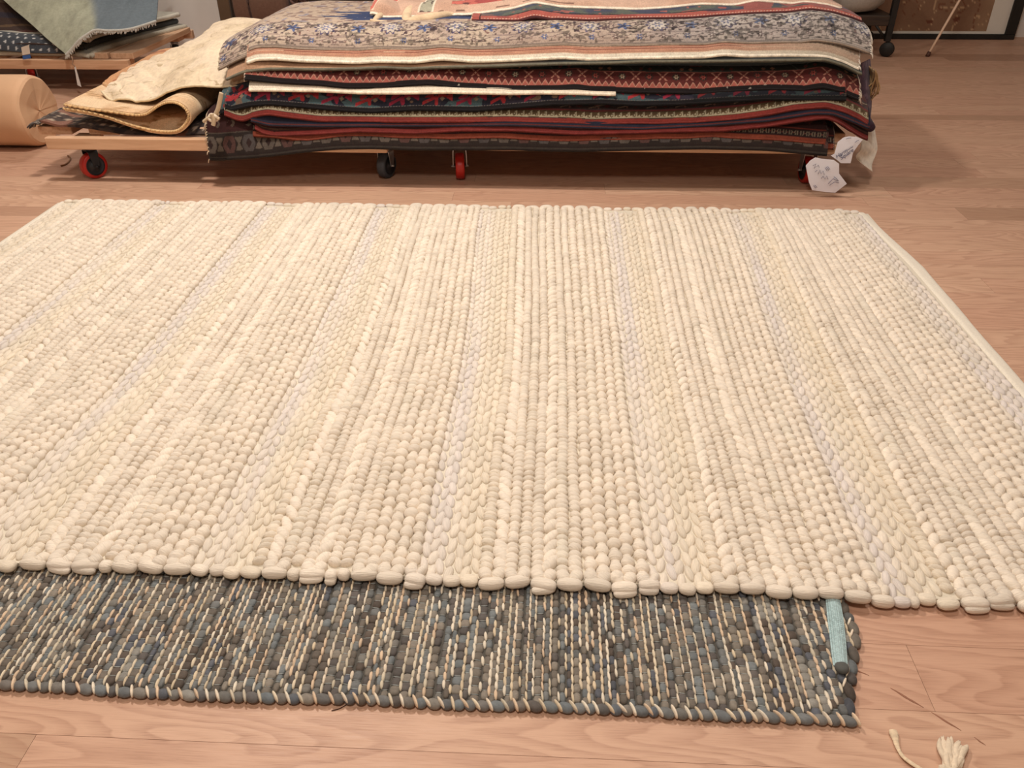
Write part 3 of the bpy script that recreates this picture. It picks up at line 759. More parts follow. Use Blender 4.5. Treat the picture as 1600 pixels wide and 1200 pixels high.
STACK = 'patterned rugs lying in the big stack'
def rug_layer(label, lip, Y0, paint, sel, xl=None, xr=None, H=0.10, d=0.055, back=4.70, th=0.010, selr=0.0042, wr=0.004, fringe=(), extra=None, cat='rug', fine=.22, rows=100, sat=0.9, gain=0.5):
    p = np.array(lip); xl = p[0, 0] if xl is None else xl; xr = p[-1, 0] if xr is None else xr
    nx = int((xr - xl) / 0.003); X1 = np.linspace(xl, xr, nx)
    zl = smooth_lip(lip, X1) + 1.5 * selr
    sd = np.linspace(0, fine, 3000); ar = np.concatenate([[0], np.cumsum(np.hypot(np.diff(sd), np.diff(H * (1 - np.exp(-sd / d)))))])
    s = np.concatenate([np.interp(np.linspace(0, ar[-1], rows), ar, sd), np.linspace(fine, back - Y0, 26)[1:]])
    ed = RNG.integers(0, 999)
    prof = lambda q: H * (1 - np.exp(-q / d))
    yw = 0.012 * (fbm(X1 * 2.1, X1 * 0, ed) - .5)
    X = np.repeat(X1[:, None], len(s), 1); Yg = Y0 + s[None] + yw[:, None] * np.exp(-s / .1)[None]
    Z = zl[:, None] + prof(s)[None] + wr * (fbm(X * 5, Yg * 5, ed + 1) - .5) * sstep(0, .1, s)[None]
    if extra: Z = Z + extra(X, s[None])
    prev = g_at(X, Yg)
    Z = np.maximum(Z, prev + 0.010 * sstep(0, .02, s)[None] + 0.004)
    V = np.concatenate([np.zeros((nx, 1)), np.cumsum(np.hypot(np.diff(Yg, axis=1), np.diff(Z, axis=1)), 1)], 1)
    col = paint(X, V, s[None] + 0 * X)
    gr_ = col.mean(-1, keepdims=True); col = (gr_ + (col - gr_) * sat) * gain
    root = tag(empty('patterned_rug', ((xl + xr) / 2, Y0 + 0.3, float(Z.mean()))), label, cat, STACK)
    m = MB(); m.grid(np.stack([X, Yg, Z], -1), col, flip=False)
    ix = np.unique(np.append(np.arange(0, nx, 4), nx - 1)); js = np.unique(np.append(np.arange(0, len(s), 4), len(s) - 1))
    th_ = th + (0.10) * sstep(.01, .12, s)[None]
    B = np.maximum(Z - th_, prev + 0.003)
    B = np.minimum(B, Z - 0.007)
    bc = lin((150, 124, 100)) * 0.6
    m.grid(np.stack([X, Yg, B], -1)[np.ix_(ix, js)], col[np.ix_(ix, js)] * 0.9, flip=True)
    for P in (0, -1):
        m.grid(np.stack([np.stack([X[P], Yg[P], Z[P]], -1), np.stack([X[P], Yg[P], B[P]], -1)]), np.stack([col[P], col[P]]))
    m.grid(np.stack([np.stack([X[:, -1], Yg[:, -1], Z[:, -1]], -1), np.stack([X[:, -1], Yg[:, -1], B[:, -1]], -1)]), col[:, -1][None].repeat(2, 0))
    m.build('pile', M['rug'], root)
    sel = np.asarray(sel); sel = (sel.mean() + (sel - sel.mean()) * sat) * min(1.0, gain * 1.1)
    m = MB(); sc = np.repeat(sel[None], nx, 0)
    sc = sc * (0.8 + 0.4 * vnoise(X1 * 90, X1 * 0, ed + 3))[:, None]
    m.tube(np.stack([X1, Yg[:, 0] + 0.001, Z[:, 0] - selr * 0.7], 1)[::3], selr, 8, sc[::3])
    m.build('selvedge', M['rug'], root)
    for (side, rgb, ln, s0, s1) in fringe:
        m = MB(); e = 0 if side < 0 else -1; ss = s0
        while ss < s1:
            y = np.interp(ss, s, Yg[e]); z = np.interp(ss, s, Z[e]); x = X1[e]
            L = ln * random.uniform(.6, 1.2); q = np.linspace(0, 1, 5)
            pts = np.stack([x + side * L * (q - .35 * q * q) - side * .004, y + random.uniform(-.008, .008) * q, z - 0.003 - L * 0.9 * q ** 1.8], 1)
            m.tube(pts, 0.0030 * (1 - .3 * q), 5, lin(rgb) * random.uniform(.8, 1.1)); ss += random.uniform(.003, .006)
        m.build('fringe', M['fringe'], root)
    # update the height map for the next rug
    zi = np.interp(GX, X1, zl); sg = GY - Y0
    on = (GX[:, None] >= xl) & (GX[:, None] <= xr) & (sg[None] >= 0) & (GY[None] <= back)
    zz = zi[:, None] + prof(np.clip(sg, 0, 9))[None]
    if extra: zz = zz + extra(GX[:, None] + 0 * sg[None], np.clip(sg, 0, 9)[None] + 0 * GX[:, None])
    zz = np.maximum(zz, GZ + 0.013)
    GZ[on] = zz[on]
    return root, X1, Z, Yg, s

# ---- pattern painting: (u along the rug, v in from the edge), metres
def full(X, c): return np.broadcast_to(lin(c), X.shape + (3,)).copy()
def put(C, mask, c):
    C[mask] = lin(c) if np.ndim(c) == 1 and len(c) == 3 and not isinstance(c, np.ndarray) else c[mask]
def band(v, a, b): return (v >= a) & (v < b)
def cell(u, per): i = np.floor(u / per); return i, u - (i + .5) * per
def disc(a, b, r): return a * a + b * b < r * r
def diamond(a, b, ra, rb): return np.abs(a) / ra + np.abs(b) / rb < 1
def flower(a, b, r, petals=6, depth=.35, ph=0.0):
    t = np.arctan2(b, a); return np.hypot(a, b) < r * (1 - depth * .5 + depth * .5 * np.cos(petals * t + ph))
def dots(u, v, per, vc, r): i, a = cell(u, per); return disc(a, v - vc, r)
def running_dog(a, b, per, h):
    """wave scroll: a in [-per/2, per/2], b in [0, h]"""
    t = a / per + .5; return (b < h * (.18 + .82 * t)) & ~disc(a - per * .10, b - h * .42, h * .30) | disc(a - per * .16, b - h * .40, h * .14)
def wear(C, X, V, seed, amt=0.35, sc=30): 
    n = fbm(X * sc, V * sc, seed) ; return C * (1 - amt / 2 + amt * n)[..., None]
def tint(C, X, V, seed, c, amt, sx=4, sv=6):
    n = np.clip((fbm(X * sx, V * sv, seed) - .45) * 4, 0, 1) * amt
    return C + (lin(c) - C) * n[..., None]

def paint_hooked(X, V, S):
    C = full(X, (60, 44, 40)); n = fbm(X * 40, V * 60, 3)
    put(C, band(V, 0, .006), (88, 76, 66))
    i, a = cell(X, .092); b = V - .062; par = (i % 3)
    band_ = band(V, .014, .112); put(C, band_, (66, 52, 46))
    hexa = (np.abs(a) < .030 - .45 * np.clip(np.abs(b) - .012, 0, 1)) & (np.abs(b) < .038)
    for k, c in ((0, (128, 112, 100)), (1, (124, 84, 76)), (2, (112, 100, 96))): put(C, band_ & hexa & (par == k), c)
    put(C, band_ & diamond(a, b, .014, .024), (72, 50, 46))
    hr = (np.abs(np.abs(a) - .046) < .004 + .5 * np.abs(b)) & (np.abs(b) < .030) & (np.abs(a) > .030); put(C, band_ & hr, (140, 122, 106))
    put(C, band(V, .112, .117), (112, 96, 84))
    up = V >= .117; put(C, up, (82, 40, 38))
    i, a = cell(X, .070); b = V - .155; hook = (disc(a, b, .018) & ~disc(a + .004, b - .004, .011)) & (a + b > -.012); put(C, up & hook, (138, 116, 100))
    return wear(C, X, V, 5, .5)
def paint_chain(X, V, S):
    C = full(X, (74, 34, 32)); put(C, band(V, 0, .017), (168, 74, 44))
    C = tint(C, X, V, 91, (150, 52, 48), .9, 3, 2) if False else C
    z = band(V, .022, .048); put(C, z, (54, 36, 34))
    i, a = cell(X, .026); b = V - .035; put(C, z & (np.abs(np.abs(a) - .0065 - .25 * np.abs(b)) < .0030) & (np.abs(b) < .010), (150, 130, 108)); put(C, z & disc(a, b, .0028), (150, 66, 52))
    put(C, band(V, .052, .058), (150, 60, 44))
    up = V > .062; i, a = cell(X, .085); put(C, up & flower(a, V - .10, .022, 5), (120, 54, 48)); put(C, up & disc(a - .03, V - .12, .007), (90, 96, 92))
    return wear(C, X, V, 6, .5)
def paint_stripes(X, V, S):
    C = full(X, (86, 46, 44)); cols = [(166, 56, 48), (90, 46, 44), (112, 80, 58), (78, 44, 46), (140, 100, 74), (84, 48, 46), (120, 86, 62), (76, 42, 48), (128, 60, 50)]
    e = 0
    for k, c in enumerate(cols * 3):
        wd = (.013, .009, .006, .010, .005, .008, .005, .011, .006)[k % 9]; put(C, band(V, e, e + wd), c); e += wd
    return wear(C, X, V, 7, .45)
def paint_navy(X, V, S):
    C = full(X, (46, 46, 66)); put(C, band(V, 0, .006), (120, 50, 46)); 
    i, a = cell(X, .11); put(C, flower(a, V - .06, .03, 6), (92, 50, 54))
    return wear(C, X, V, 8, .5)
def paint_wave(X, V, S):
    C = full(X, (92, 62, 56)); put(C, band(V, 0, .016), (172, 58, 46))
    z = band(V, .018, .052); put(C, z, (116, 90, 58))
    i, a = cell(X, .034); put(C, band(V, .020, .050) & running_dog(a, V - .020, .034, .029), (214, 196, 158))
    put(C, band(V, .052, .060), (148, 62, 60)); f = V >= .060; put(C, f, (104, 82, 80))
    i, a = cell(X, .13)
    put(C, f & flower(a, V - .085, .018, 5, .6), (184, 128, 112)); put(C, f & diamond(a - .045, V - .082, .018, .010), (140, 66, 64)); put(C, f & (np.abs(V - .082 - .3 * a) < .003) & (np.abs(a) < .04), (196, 168, 140))
    put(C, f & disc(a + .05, V - .088, .008), (78, 84, 92)); put(C, V > .105, (120, 64, 62))
    return wear(C, X, V, 9, .45)
def paint_redblue(X, V, S):
    C = full(X, (48, 48, 64)); n1 = fbm(X * 9, V * 13, 71); n2 = fbm(X * 11 + 5, V * 14, 72); n3 = vnoise(X * 26, V * 30, 73)
    f = V > .015
    put(C, f & (n2 > .54), (88, 112, 116)); put(C, f & (n2 < .40), (66, 58, 74))
    i, a = cell(X, .155); par = i % 2
    for k, c in ((0, (206, 50, 56)), (1, (188, 40, 74))):
        m_ = flower(a + .02 * (n1 - .5), V - .075 - .02 * (n3 - .5), .052, 5, .75, 1.0) | diamond(a - .075, V - .06, .034, .022) | ((np.abs(V - .055 - .5 * a) < .008) & (np.abs(a) < .06))
        put(C, f & m_ & (par == k), c)
    put(C, f & flower(a, V - .075, .018, 6, .6), (70, 52, 66)); put(C, f & (diamond(a - .03, V - .05, .012, .012) | diamond(a + .05, V - .085, .010, .013)), (170, 138, 112))
    put(C, f & (n3 > .83) & (n1 > .5), (150, 116, 92))
    put(C, band(V, 0, .013), (34, 28, 30)); i, a = cell(X, .013); put(C, band(V, .013, .0165) & (np.abs(a) < .004), (140, 128, 118))
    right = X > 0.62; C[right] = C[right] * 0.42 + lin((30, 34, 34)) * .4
    return wear(C, X, V, 10, .45)
def paint_cream(X, V, S): return wear(full(X, (236, 218, 192)), X, V, 11, .12)
def paint_zigzag(X, V, S):
    C = full(X, (62, 66, 58)); put(C, band(V, 0, .018), (38, 28, 28))
    put(C, band(V, .004, .02) & (vnoise(X * 60, V * 60, 81) > .93), (200, 186, 168))
    z = band(V, .018, .094); put(C, z, (116, 44, 38))
    i, a = cell(X, .030); tri = band(V, .018, .044) & ((V - .018) < .026 * (1 - np.abs(a) / .015)); put(C, tri, (206, 108, 90)); put(C, band(V, .018, .046) & (np.abs((V - .020) - .024 * (1 - np.abs(a) / .015)) < .0025), (232, 170, 140))
    i, a = cell(X, .120); b = V - .070
    put(C, z & (b > -.018) & (np.abs(np.abs(a) - .060 + np.abs(b) * .9) < .0045), (226, 150, 122))
    put(C, z & flower(a, b, .020, 8, .35), (70, 62, 54)); put(C, z & flower(a, b, .013, 6, .5), (i % 2)[..., None] * lin((206, 92, 76)) + (1 - i % 2)[..., None] * lin((226, 196, 160)))
    put(C, z & disc(a, b, .004), (120, 36, 34)); i, a = cell(X + .06, .120); put(C, z & diamond(a, b, .012, .014), (150, 56, 50)); put(C, z & diamond(a, b, .006, .007), (236, 178, 146))
    put(C, band(V, .094, .099), (196, 104, 84))
    f = V > .099; put(C, f, (66, 70, 60)); C = np.where(f[..., None], tint(C, X, V, 83, (84, 84, 70), .8, 5, 12), C)
    i, a = cell(X, .182); b = V - .158
    put(C, f & (b > -.012) & flower(a, b * 1.2, .036, 7, .35), (206, 88, 66)); put(C, f & (b > -.010) & flower(a, b * 1.3, .018, 5, .4), (150, 50, 44))
    put(C, f & (np.abs(np.abs(a) - .05 - .6 * np.abs(b + .01)) < .003) & (b < .02), (98, 104, 96))
    i2, a2 = cell(X + .05, .182)
    for o in (-.02, .02): put(C, f & diamond(a2 - o, V - .118, .011, .013), ((i2 % 2)[..., None] * lin((220, 150, 110)) + (1 - i2 % 2)[..., None] * lin((150, 74, 66)))); 
    return wear(C, X, V, 12, .4)
def paint_tan(X, V, S):
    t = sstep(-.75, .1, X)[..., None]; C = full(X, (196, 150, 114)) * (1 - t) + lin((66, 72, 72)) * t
    put(C, band(V, 0, .007), (124, 118, 98)); return wear(C, X, V, 13, .3)
def paint_redlines(X, V, S):
    C = full(X, (214, 170, 138)); put(C, band(V, 0, .017), (238, 224, 200))
    for a, b, c in ((.021, .024, (160, 84, 62)), (.028, .033, (196, 128, 98)), (.036, .039, (150, 78, 60)), (.043, .047, (178, 108, 84))): put(C, band(V, a, b), c)
    i, a = cell(X, .020); put(C, band(V, .050, .062) & (np.abs(a) < .004), (120, 74, 66)); put(C, band(V, .066, .069) | band(V, .075, .080), (160, 96, 78))
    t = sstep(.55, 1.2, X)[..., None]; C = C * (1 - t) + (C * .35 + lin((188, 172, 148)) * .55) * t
    return wear(C, X, V, 14, .3)
def paint_floral(X, V, S):
    C = full(X, (206, 182, 158)); C = tint(C, X, V, 86, (184, 158, 142), .8, 8, 10)
    ink = [(96, 76, 84), (82, 96, 142), (110, 86, 80), (74, 66, 84)]
    put(C, band(V, 0, .006), (150, 128, 110))
    put(C, band(V, .008, .011), (150, 132, 122))
    # guard border: stepped line and little blue florets
    i, a = cell(X, .105); g = band(V, .012, .058)
    put(C, g & (np.abs(V - .026 - .006 * np.sign(np.sin(X * 90))) < .0022), (120, 100, 92))
    put(C, g & flower(a, V - .040, .017, 6, .5), (i % 2)[..., None] * lin((92, 106, 150)) + (1 - i % 2)[..., None] * lin((132, 104, 96))); put(C, g & disc(a, V - .040, .005), (206, 186, 166))
    put(C, g & flower(a - .052, V - .038, .011, 5, .7), (150, 118, 104)); put(C, g & (np.abs(V - .045 - .008 * np.sin(X * 60)) < .002), (128, 106, 100))
    for q in (.060, .066): put(C, band(V, q, q + .0025), (134, 110, 106))
    # main border: vines, palmettes and leaves
    mb = band(V, .069, .19); b = V - .125
    put(C, mb & (np.abs(b - .028 * np.sin(X * 2 * np.pi / .30)) < .0035), (118, 94, 92)); put(C, mb & (np.abs(b + .024 * np.sin(X * 2 * np.pi / .15 + 1)) < .0028), (128, 104, 98))
    n = vnoise(X * 62, V * 62, 87); n2 = fbm(X * 30, V * 34, 88)
    put(C, mb & (n > .70) & (n2 > .42), (104, 82, 84)); put(C, mb & (n < .16) & (n2 > .5), (140, 100, 90))
    i, a = cell(X, .30)
    put(C, mb & flower(a, b, .056, 10, .35), (98, 88, 116)); put(C, mb & flower(a, b, .043, 10, .3), (214, 196, 176)); put(C, mb & flower(a, b, .024, 6, .6), (112, 116, 156)); put(C, mb & disc(a, b, .008), (216, 196, 176))
    i, a = cell(X + .15, .30); put(C, mb & flower(a, b + .006, .034, 5, .7), (92, 108, 152)); put(C, mb & flower(a, b + .006, .013, 5, .6), (74, 74, 104))
    for o in (-.072, .072):
        put(C, mb & flower(a - o, b - .012, .022, 6, .6), (120, 94, 88)); put(C, mb & disc(a - o, b - .012, .007), (214, 190, 166))
    put(C, band(V, .19, .194), (126, 102, 98)); f = V >= .194
    put(C, f, (198, 172, 148)); put(C, f & (vnoise(X * 40, V * 40, 89) > .66), (150, 120, 106)); put(C, f & (vnoise(X * 40, V * 30, 94) < .2), (150, 140, 150))
    # deep blue open field with a ragged left end
    edge = -1.14 + .13 * np.abs(((V * 7.5) % 1) - .5) * 2 + .10 * fbm(X * 10, V * 26, 90) + .03 * np.sign(np.sin(V * 110))
    put(C, band(V, .235, .47) & (X > edge), (44, 62, 104))
    put(C, band(V, .235, .47) & (X > edge) & (vnoise(X * 50, V * 50, 95) > .93), (150, 140, 150))
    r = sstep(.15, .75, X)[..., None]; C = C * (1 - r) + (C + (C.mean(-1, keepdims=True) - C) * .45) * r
    dn = (vnoise(X * 85, V * 95, 188) > .60) & (V > .01) & (V < .19) & (fbm(X * 24, V * 20, 189) > .40); C[dn] = C[dn] * .48
    dn = (vnoise(X * 70 + 9, V * 80, 190) > .70) & (V > .01) & (V < .23) & (X > .3); C[dn] = C[dn] * .45
    return wear(C, X, V, 15, .3)
def paint_redborder(X, V, S):
    C = full(X, (88, 92, 96)); L = X - X[0, 0]
    n = fbm(X * 13, V * 22, 96)
    put(C, n > .56, (104, 110, 96)); put(C, n < .42, (74, 78, 104)); put(C, vnoise(X * 40, V * 60, 97) > .82, (186, 96, 82))
    put(C, band(V, .044, .050), (70, 44, 44)); put(C, band(V, .006, .042), (204, 84, 62)); i, a = cell(X, .014); put(C, band(V, .010, .014) & (np.abs(a) < .004), (236, 180, 150))
    put(C, band(V, .018, .036) & (vnoise(X * 34, V * 40, 98) > .72), (170, 58, 52)); put(C, band(V, 0, .007), (92, 34, 34))
    put(C, L < .034, (200, 78, 60)); put(C, (L > .034) & (L < .040), (76, 44, 44))
    r = X > .68; k = r & (V > .02) & (fbm(X * 10, V * 20, 99) > .46); put(C, k, (176, 84, 72))
    return wear(C, X, V, 16, .3)
def paint_pink(X, V, S):
    C = full(X, (214, 172, 144)); C = tint(C, X, V, 101, (200, 152, 122), .9, 3, 4)
    put(C, band(V, 0, .008), (240, 222, 196))
    put(C, band(V, .018, .030) & (vnoise(X * 22, V * 40, 102) > .66) & (X < .2), (136, 98, 80))
    n = fbm(X * 3.2, V * 9, 103) + .25 * fbm(X * 14, V * 40, 104) - .12
    f = (V > .075) & (X > -.5); put(C, f & (n > .50), (206, 96, 78)); put(C, f & (n > .585), (176, 66, 60)); put(C, f & (np.abs(n - .50) < .012), (110, 62, 58)); put(C, f & (np.abs(n - .44) < .010), (150, 100, 84))
    for x0, wd in ((-.86, .030), (-.99, .022)):
        k = np.abs(X - x0 - .35 * (V - .1)) < wd / 2; put(C, k & (V > .02), (212, 104, 84)); put(C, (np.abs(X - x0 - .35 * (V - .1)) < wd / 2 + .006) & ~k & (V > .02), (232, 206, 176))
    k = (np.abs(X + .62) < .03) & (V > .03); put(C, k, (172, 164, 138)); put(C, k & (vnoise(X * 50, V * 60, 105) > .7), (96, 76, 68)); put(C, (np.abs(np.abs(X + .62) - .033) < .004) & (V > .03), (236, 214, 186))
    return wear(C, X, V, 17, .25)

HOOK = [(-1.623, 0.133), (-1.571, 0.131), (-1.337, 0.152), (-1.182, 0.172), (-0.998, 0.189), (-0.847, 0.193), (-0.638, 0.189), (-0.192, 0.194), (0.103, 0.191), (0.395, 0.200), (0.684, 0.209), (0.972, 0.204), (1.240, 0.183)]
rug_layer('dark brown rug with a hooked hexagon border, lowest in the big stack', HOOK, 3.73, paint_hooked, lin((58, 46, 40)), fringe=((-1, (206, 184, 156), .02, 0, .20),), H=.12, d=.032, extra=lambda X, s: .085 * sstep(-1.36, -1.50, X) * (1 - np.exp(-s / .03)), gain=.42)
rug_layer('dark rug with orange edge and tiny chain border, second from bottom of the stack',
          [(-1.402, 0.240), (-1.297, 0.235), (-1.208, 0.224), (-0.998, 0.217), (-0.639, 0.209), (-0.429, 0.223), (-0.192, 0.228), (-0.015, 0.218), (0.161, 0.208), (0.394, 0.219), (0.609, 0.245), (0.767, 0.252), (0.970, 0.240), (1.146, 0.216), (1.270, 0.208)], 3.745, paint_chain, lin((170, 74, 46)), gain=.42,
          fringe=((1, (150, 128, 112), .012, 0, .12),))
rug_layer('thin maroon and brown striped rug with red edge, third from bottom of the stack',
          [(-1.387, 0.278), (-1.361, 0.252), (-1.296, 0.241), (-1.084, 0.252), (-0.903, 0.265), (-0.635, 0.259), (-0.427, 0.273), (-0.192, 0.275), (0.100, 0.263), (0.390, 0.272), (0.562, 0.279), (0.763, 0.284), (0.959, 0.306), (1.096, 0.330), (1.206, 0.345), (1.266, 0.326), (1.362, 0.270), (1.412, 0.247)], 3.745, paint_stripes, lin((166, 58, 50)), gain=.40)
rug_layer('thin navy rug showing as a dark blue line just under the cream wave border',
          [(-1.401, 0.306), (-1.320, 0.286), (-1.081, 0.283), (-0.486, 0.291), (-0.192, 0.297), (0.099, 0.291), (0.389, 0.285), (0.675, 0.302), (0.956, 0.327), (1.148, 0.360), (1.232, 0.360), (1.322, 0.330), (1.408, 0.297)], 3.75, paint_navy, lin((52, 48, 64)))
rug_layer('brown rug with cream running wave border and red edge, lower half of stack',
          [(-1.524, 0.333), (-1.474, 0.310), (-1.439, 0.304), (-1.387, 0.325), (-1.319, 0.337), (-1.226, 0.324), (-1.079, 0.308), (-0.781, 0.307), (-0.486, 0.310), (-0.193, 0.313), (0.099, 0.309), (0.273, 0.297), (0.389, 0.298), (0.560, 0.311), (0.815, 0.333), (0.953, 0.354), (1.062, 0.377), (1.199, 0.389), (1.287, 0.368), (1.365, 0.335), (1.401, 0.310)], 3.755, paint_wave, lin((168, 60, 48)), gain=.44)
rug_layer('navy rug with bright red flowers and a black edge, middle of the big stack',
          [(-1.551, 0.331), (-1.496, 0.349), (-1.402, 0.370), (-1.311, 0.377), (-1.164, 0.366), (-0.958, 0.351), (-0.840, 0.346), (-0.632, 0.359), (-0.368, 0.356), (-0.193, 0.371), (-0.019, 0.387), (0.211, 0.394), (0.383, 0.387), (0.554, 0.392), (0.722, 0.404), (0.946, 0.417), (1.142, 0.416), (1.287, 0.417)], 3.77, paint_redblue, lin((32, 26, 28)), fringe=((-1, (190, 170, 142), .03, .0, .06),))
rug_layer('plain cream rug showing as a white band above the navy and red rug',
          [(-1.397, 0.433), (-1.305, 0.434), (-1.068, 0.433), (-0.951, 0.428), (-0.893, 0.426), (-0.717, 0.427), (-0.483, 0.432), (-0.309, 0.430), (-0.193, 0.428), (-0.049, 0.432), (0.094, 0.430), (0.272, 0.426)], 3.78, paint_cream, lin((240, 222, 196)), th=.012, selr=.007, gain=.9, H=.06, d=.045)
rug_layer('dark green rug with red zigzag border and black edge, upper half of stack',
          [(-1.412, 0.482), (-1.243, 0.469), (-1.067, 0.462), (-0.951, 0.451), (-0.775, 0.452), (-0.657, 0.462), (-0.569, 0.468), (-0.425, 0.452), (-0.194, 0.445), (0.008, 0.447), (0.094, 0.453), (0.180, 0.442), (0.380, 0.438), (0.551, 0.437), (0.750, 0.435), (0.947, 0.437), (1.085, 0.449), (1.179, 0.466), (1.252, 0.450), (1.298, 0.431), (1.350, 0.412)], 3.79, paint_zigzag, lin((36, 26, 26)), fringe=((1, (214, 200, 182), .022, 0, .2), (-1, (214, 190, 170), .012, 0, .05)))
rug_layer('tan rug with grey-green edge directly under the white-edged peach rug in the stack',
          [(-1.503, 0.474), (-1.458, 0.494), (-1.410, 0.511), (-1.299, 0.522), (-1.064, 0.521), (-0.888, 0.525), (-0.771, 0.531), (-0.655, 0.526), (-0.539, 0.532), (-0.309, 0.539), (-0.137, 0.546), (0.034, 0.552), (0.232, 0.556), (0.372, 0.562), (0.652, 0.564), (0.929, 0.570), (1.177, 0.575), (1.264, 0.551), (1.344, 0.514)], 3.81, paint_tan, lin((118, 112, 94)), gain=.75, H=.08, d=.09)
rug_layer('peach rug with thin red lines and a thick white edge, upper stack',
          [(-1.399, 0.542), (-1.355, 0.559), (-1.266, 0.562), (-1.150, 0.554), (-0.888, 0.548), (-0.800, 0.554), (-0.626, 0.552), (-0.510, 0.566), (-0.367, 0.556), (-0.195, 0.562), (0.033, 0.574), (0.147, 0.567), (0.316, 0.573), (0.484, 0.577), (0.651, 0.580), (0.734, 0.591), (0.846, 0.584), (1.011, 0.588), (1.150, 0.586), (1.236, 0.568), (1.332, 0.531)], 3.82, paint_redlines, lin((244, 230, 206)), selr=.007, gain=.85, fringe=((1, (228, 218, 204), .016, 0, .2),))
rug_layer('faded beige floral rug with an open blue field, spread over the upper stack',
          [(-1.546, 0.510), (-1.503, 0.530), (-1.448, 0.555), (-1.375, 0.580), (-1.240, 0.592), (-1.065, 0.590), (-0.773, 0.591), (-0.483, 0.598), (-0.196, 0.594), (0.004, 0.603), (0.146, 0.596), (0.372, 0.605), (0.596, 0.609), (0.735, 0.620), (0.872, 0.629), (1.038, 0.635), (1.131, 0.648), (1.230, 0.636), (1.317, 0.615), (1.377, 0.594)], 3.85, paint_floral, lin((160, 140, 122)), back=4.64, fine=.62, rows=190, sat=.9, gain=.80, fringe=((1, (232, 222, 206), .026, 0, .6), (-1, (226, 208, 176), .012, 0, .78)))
rug_layer('red-bordered rug with blue and green patches under the pink rug on the stack top',
          [(-0.390, 0.661), (-0.293, 0.670), (-0.204, 0.684), (-0.145, 0.700), (-0.102, 0.711), (-0.072, 0.706), (0.030, 0.690), (0.205, 0.685), (0.379, 0.683), (0.523, 0.692), (0.665, 0.706), (0.809, 0.701), (0.906, 0.720), (1.036, 0.710), (1.151, 0.702), (1.269, 0.681), (1.343, 0.665), (1.389, 0.649)], 4.02, paint_redborder, lin((84, 32, 32)), gain=.72, sat=.75, H=.055, d=.06, back=4.66, fringe=((-1, (226, 206, 178), .014, 0, .2),))
def crumple(X, s):
    e = sstep(-.52, -.90, X) * np.exp(-s / .40)
    return e * (0.050 * np.abs(np.sin(X * 22 + s * 7)) * sstep(0, .04, s) + 0.04 * vnoise(X * 14, s * 12, 201)) - 0.012 * e
PINK = rug_layer('pale pink rug with red patches and one crumpled corner, topmost in the big stack',
          [(-0.878, 0.688), (-0.815, 0.677), (-0.739, 0.669), (-0.678, 0.669), (-0.617, 0.686), (-0.540, 0.703), (-0.404, 0.706), (-0.269, 0.723), (-0.120, 0.743), (0.088, 0.738), (0.384, 0.730), (0.676, 0.737), (0.968, 0.735), (1.114, 0.727), (1.233, 0.709), (1.302, 0.695)], 4.12, paint_pink, lin((244, 226, 200)), H=.05, d=.07, back=4.70, fine=.45, rows=140, sat=.85, gain=.92, extra=crumple, wr=.010)

def pink_folds():
    """the crumpled corner: a rolled lip and pinched folds standing up from the pile"""
    m = MB()
    for pts, r in (([(-0.7187, 4.06, 0.6896), (-0.6536, 4.07, 0.6992), (-0.5885, 4.08, 0.7089), (-0.5211, 4.12, 0.717), (-0.4661, 4.14, 0.717)], (.016, .030, .030, .022, .006)),
                   ([(-0.6973, 4.04, 0.6927), (-0.7044, 4.11, 0.7068), (-0.7036, 4.21, 0.7258), (-0.6807, 4.31, 0.7375)], (.012, .024, .022, .008)),
                   ([(-0.8501, 4.06, 0.6974), (-0.8361, 4.12, 0.7105), (-0.8087, 4.21, 0.7227), (-0.7755, 4.31, 0.7316)], (.010, .018, .020, .008)),
                   ([(-0.8633, 4.04, 0.7059), (-0.8282, 4.04, 0.6978), (-0.7691, 4.04, 0.6898), (-0.7038, 4.04, 0.6845)], (.008, .014, .014, .010))):
        P = np.array(pts); P[:, 2] -= .010; n = 24
        c = cubic_grid(P[:, None, :].repeat(2, 1), n, 2)[:, 0]
        m.tube(c, np.interp(np.linspace(0, 1, n), np.linspace(0, 1, len(r)), r), 12, lin((214, 186, 152)) * (0.9 + .2 * vnoise(np.arange(n) * .6, np.zeros(n), 7))[:, None], 0.8)
    m.build('corner_folds', M['cloth'], PINK[0])
pink_folds()

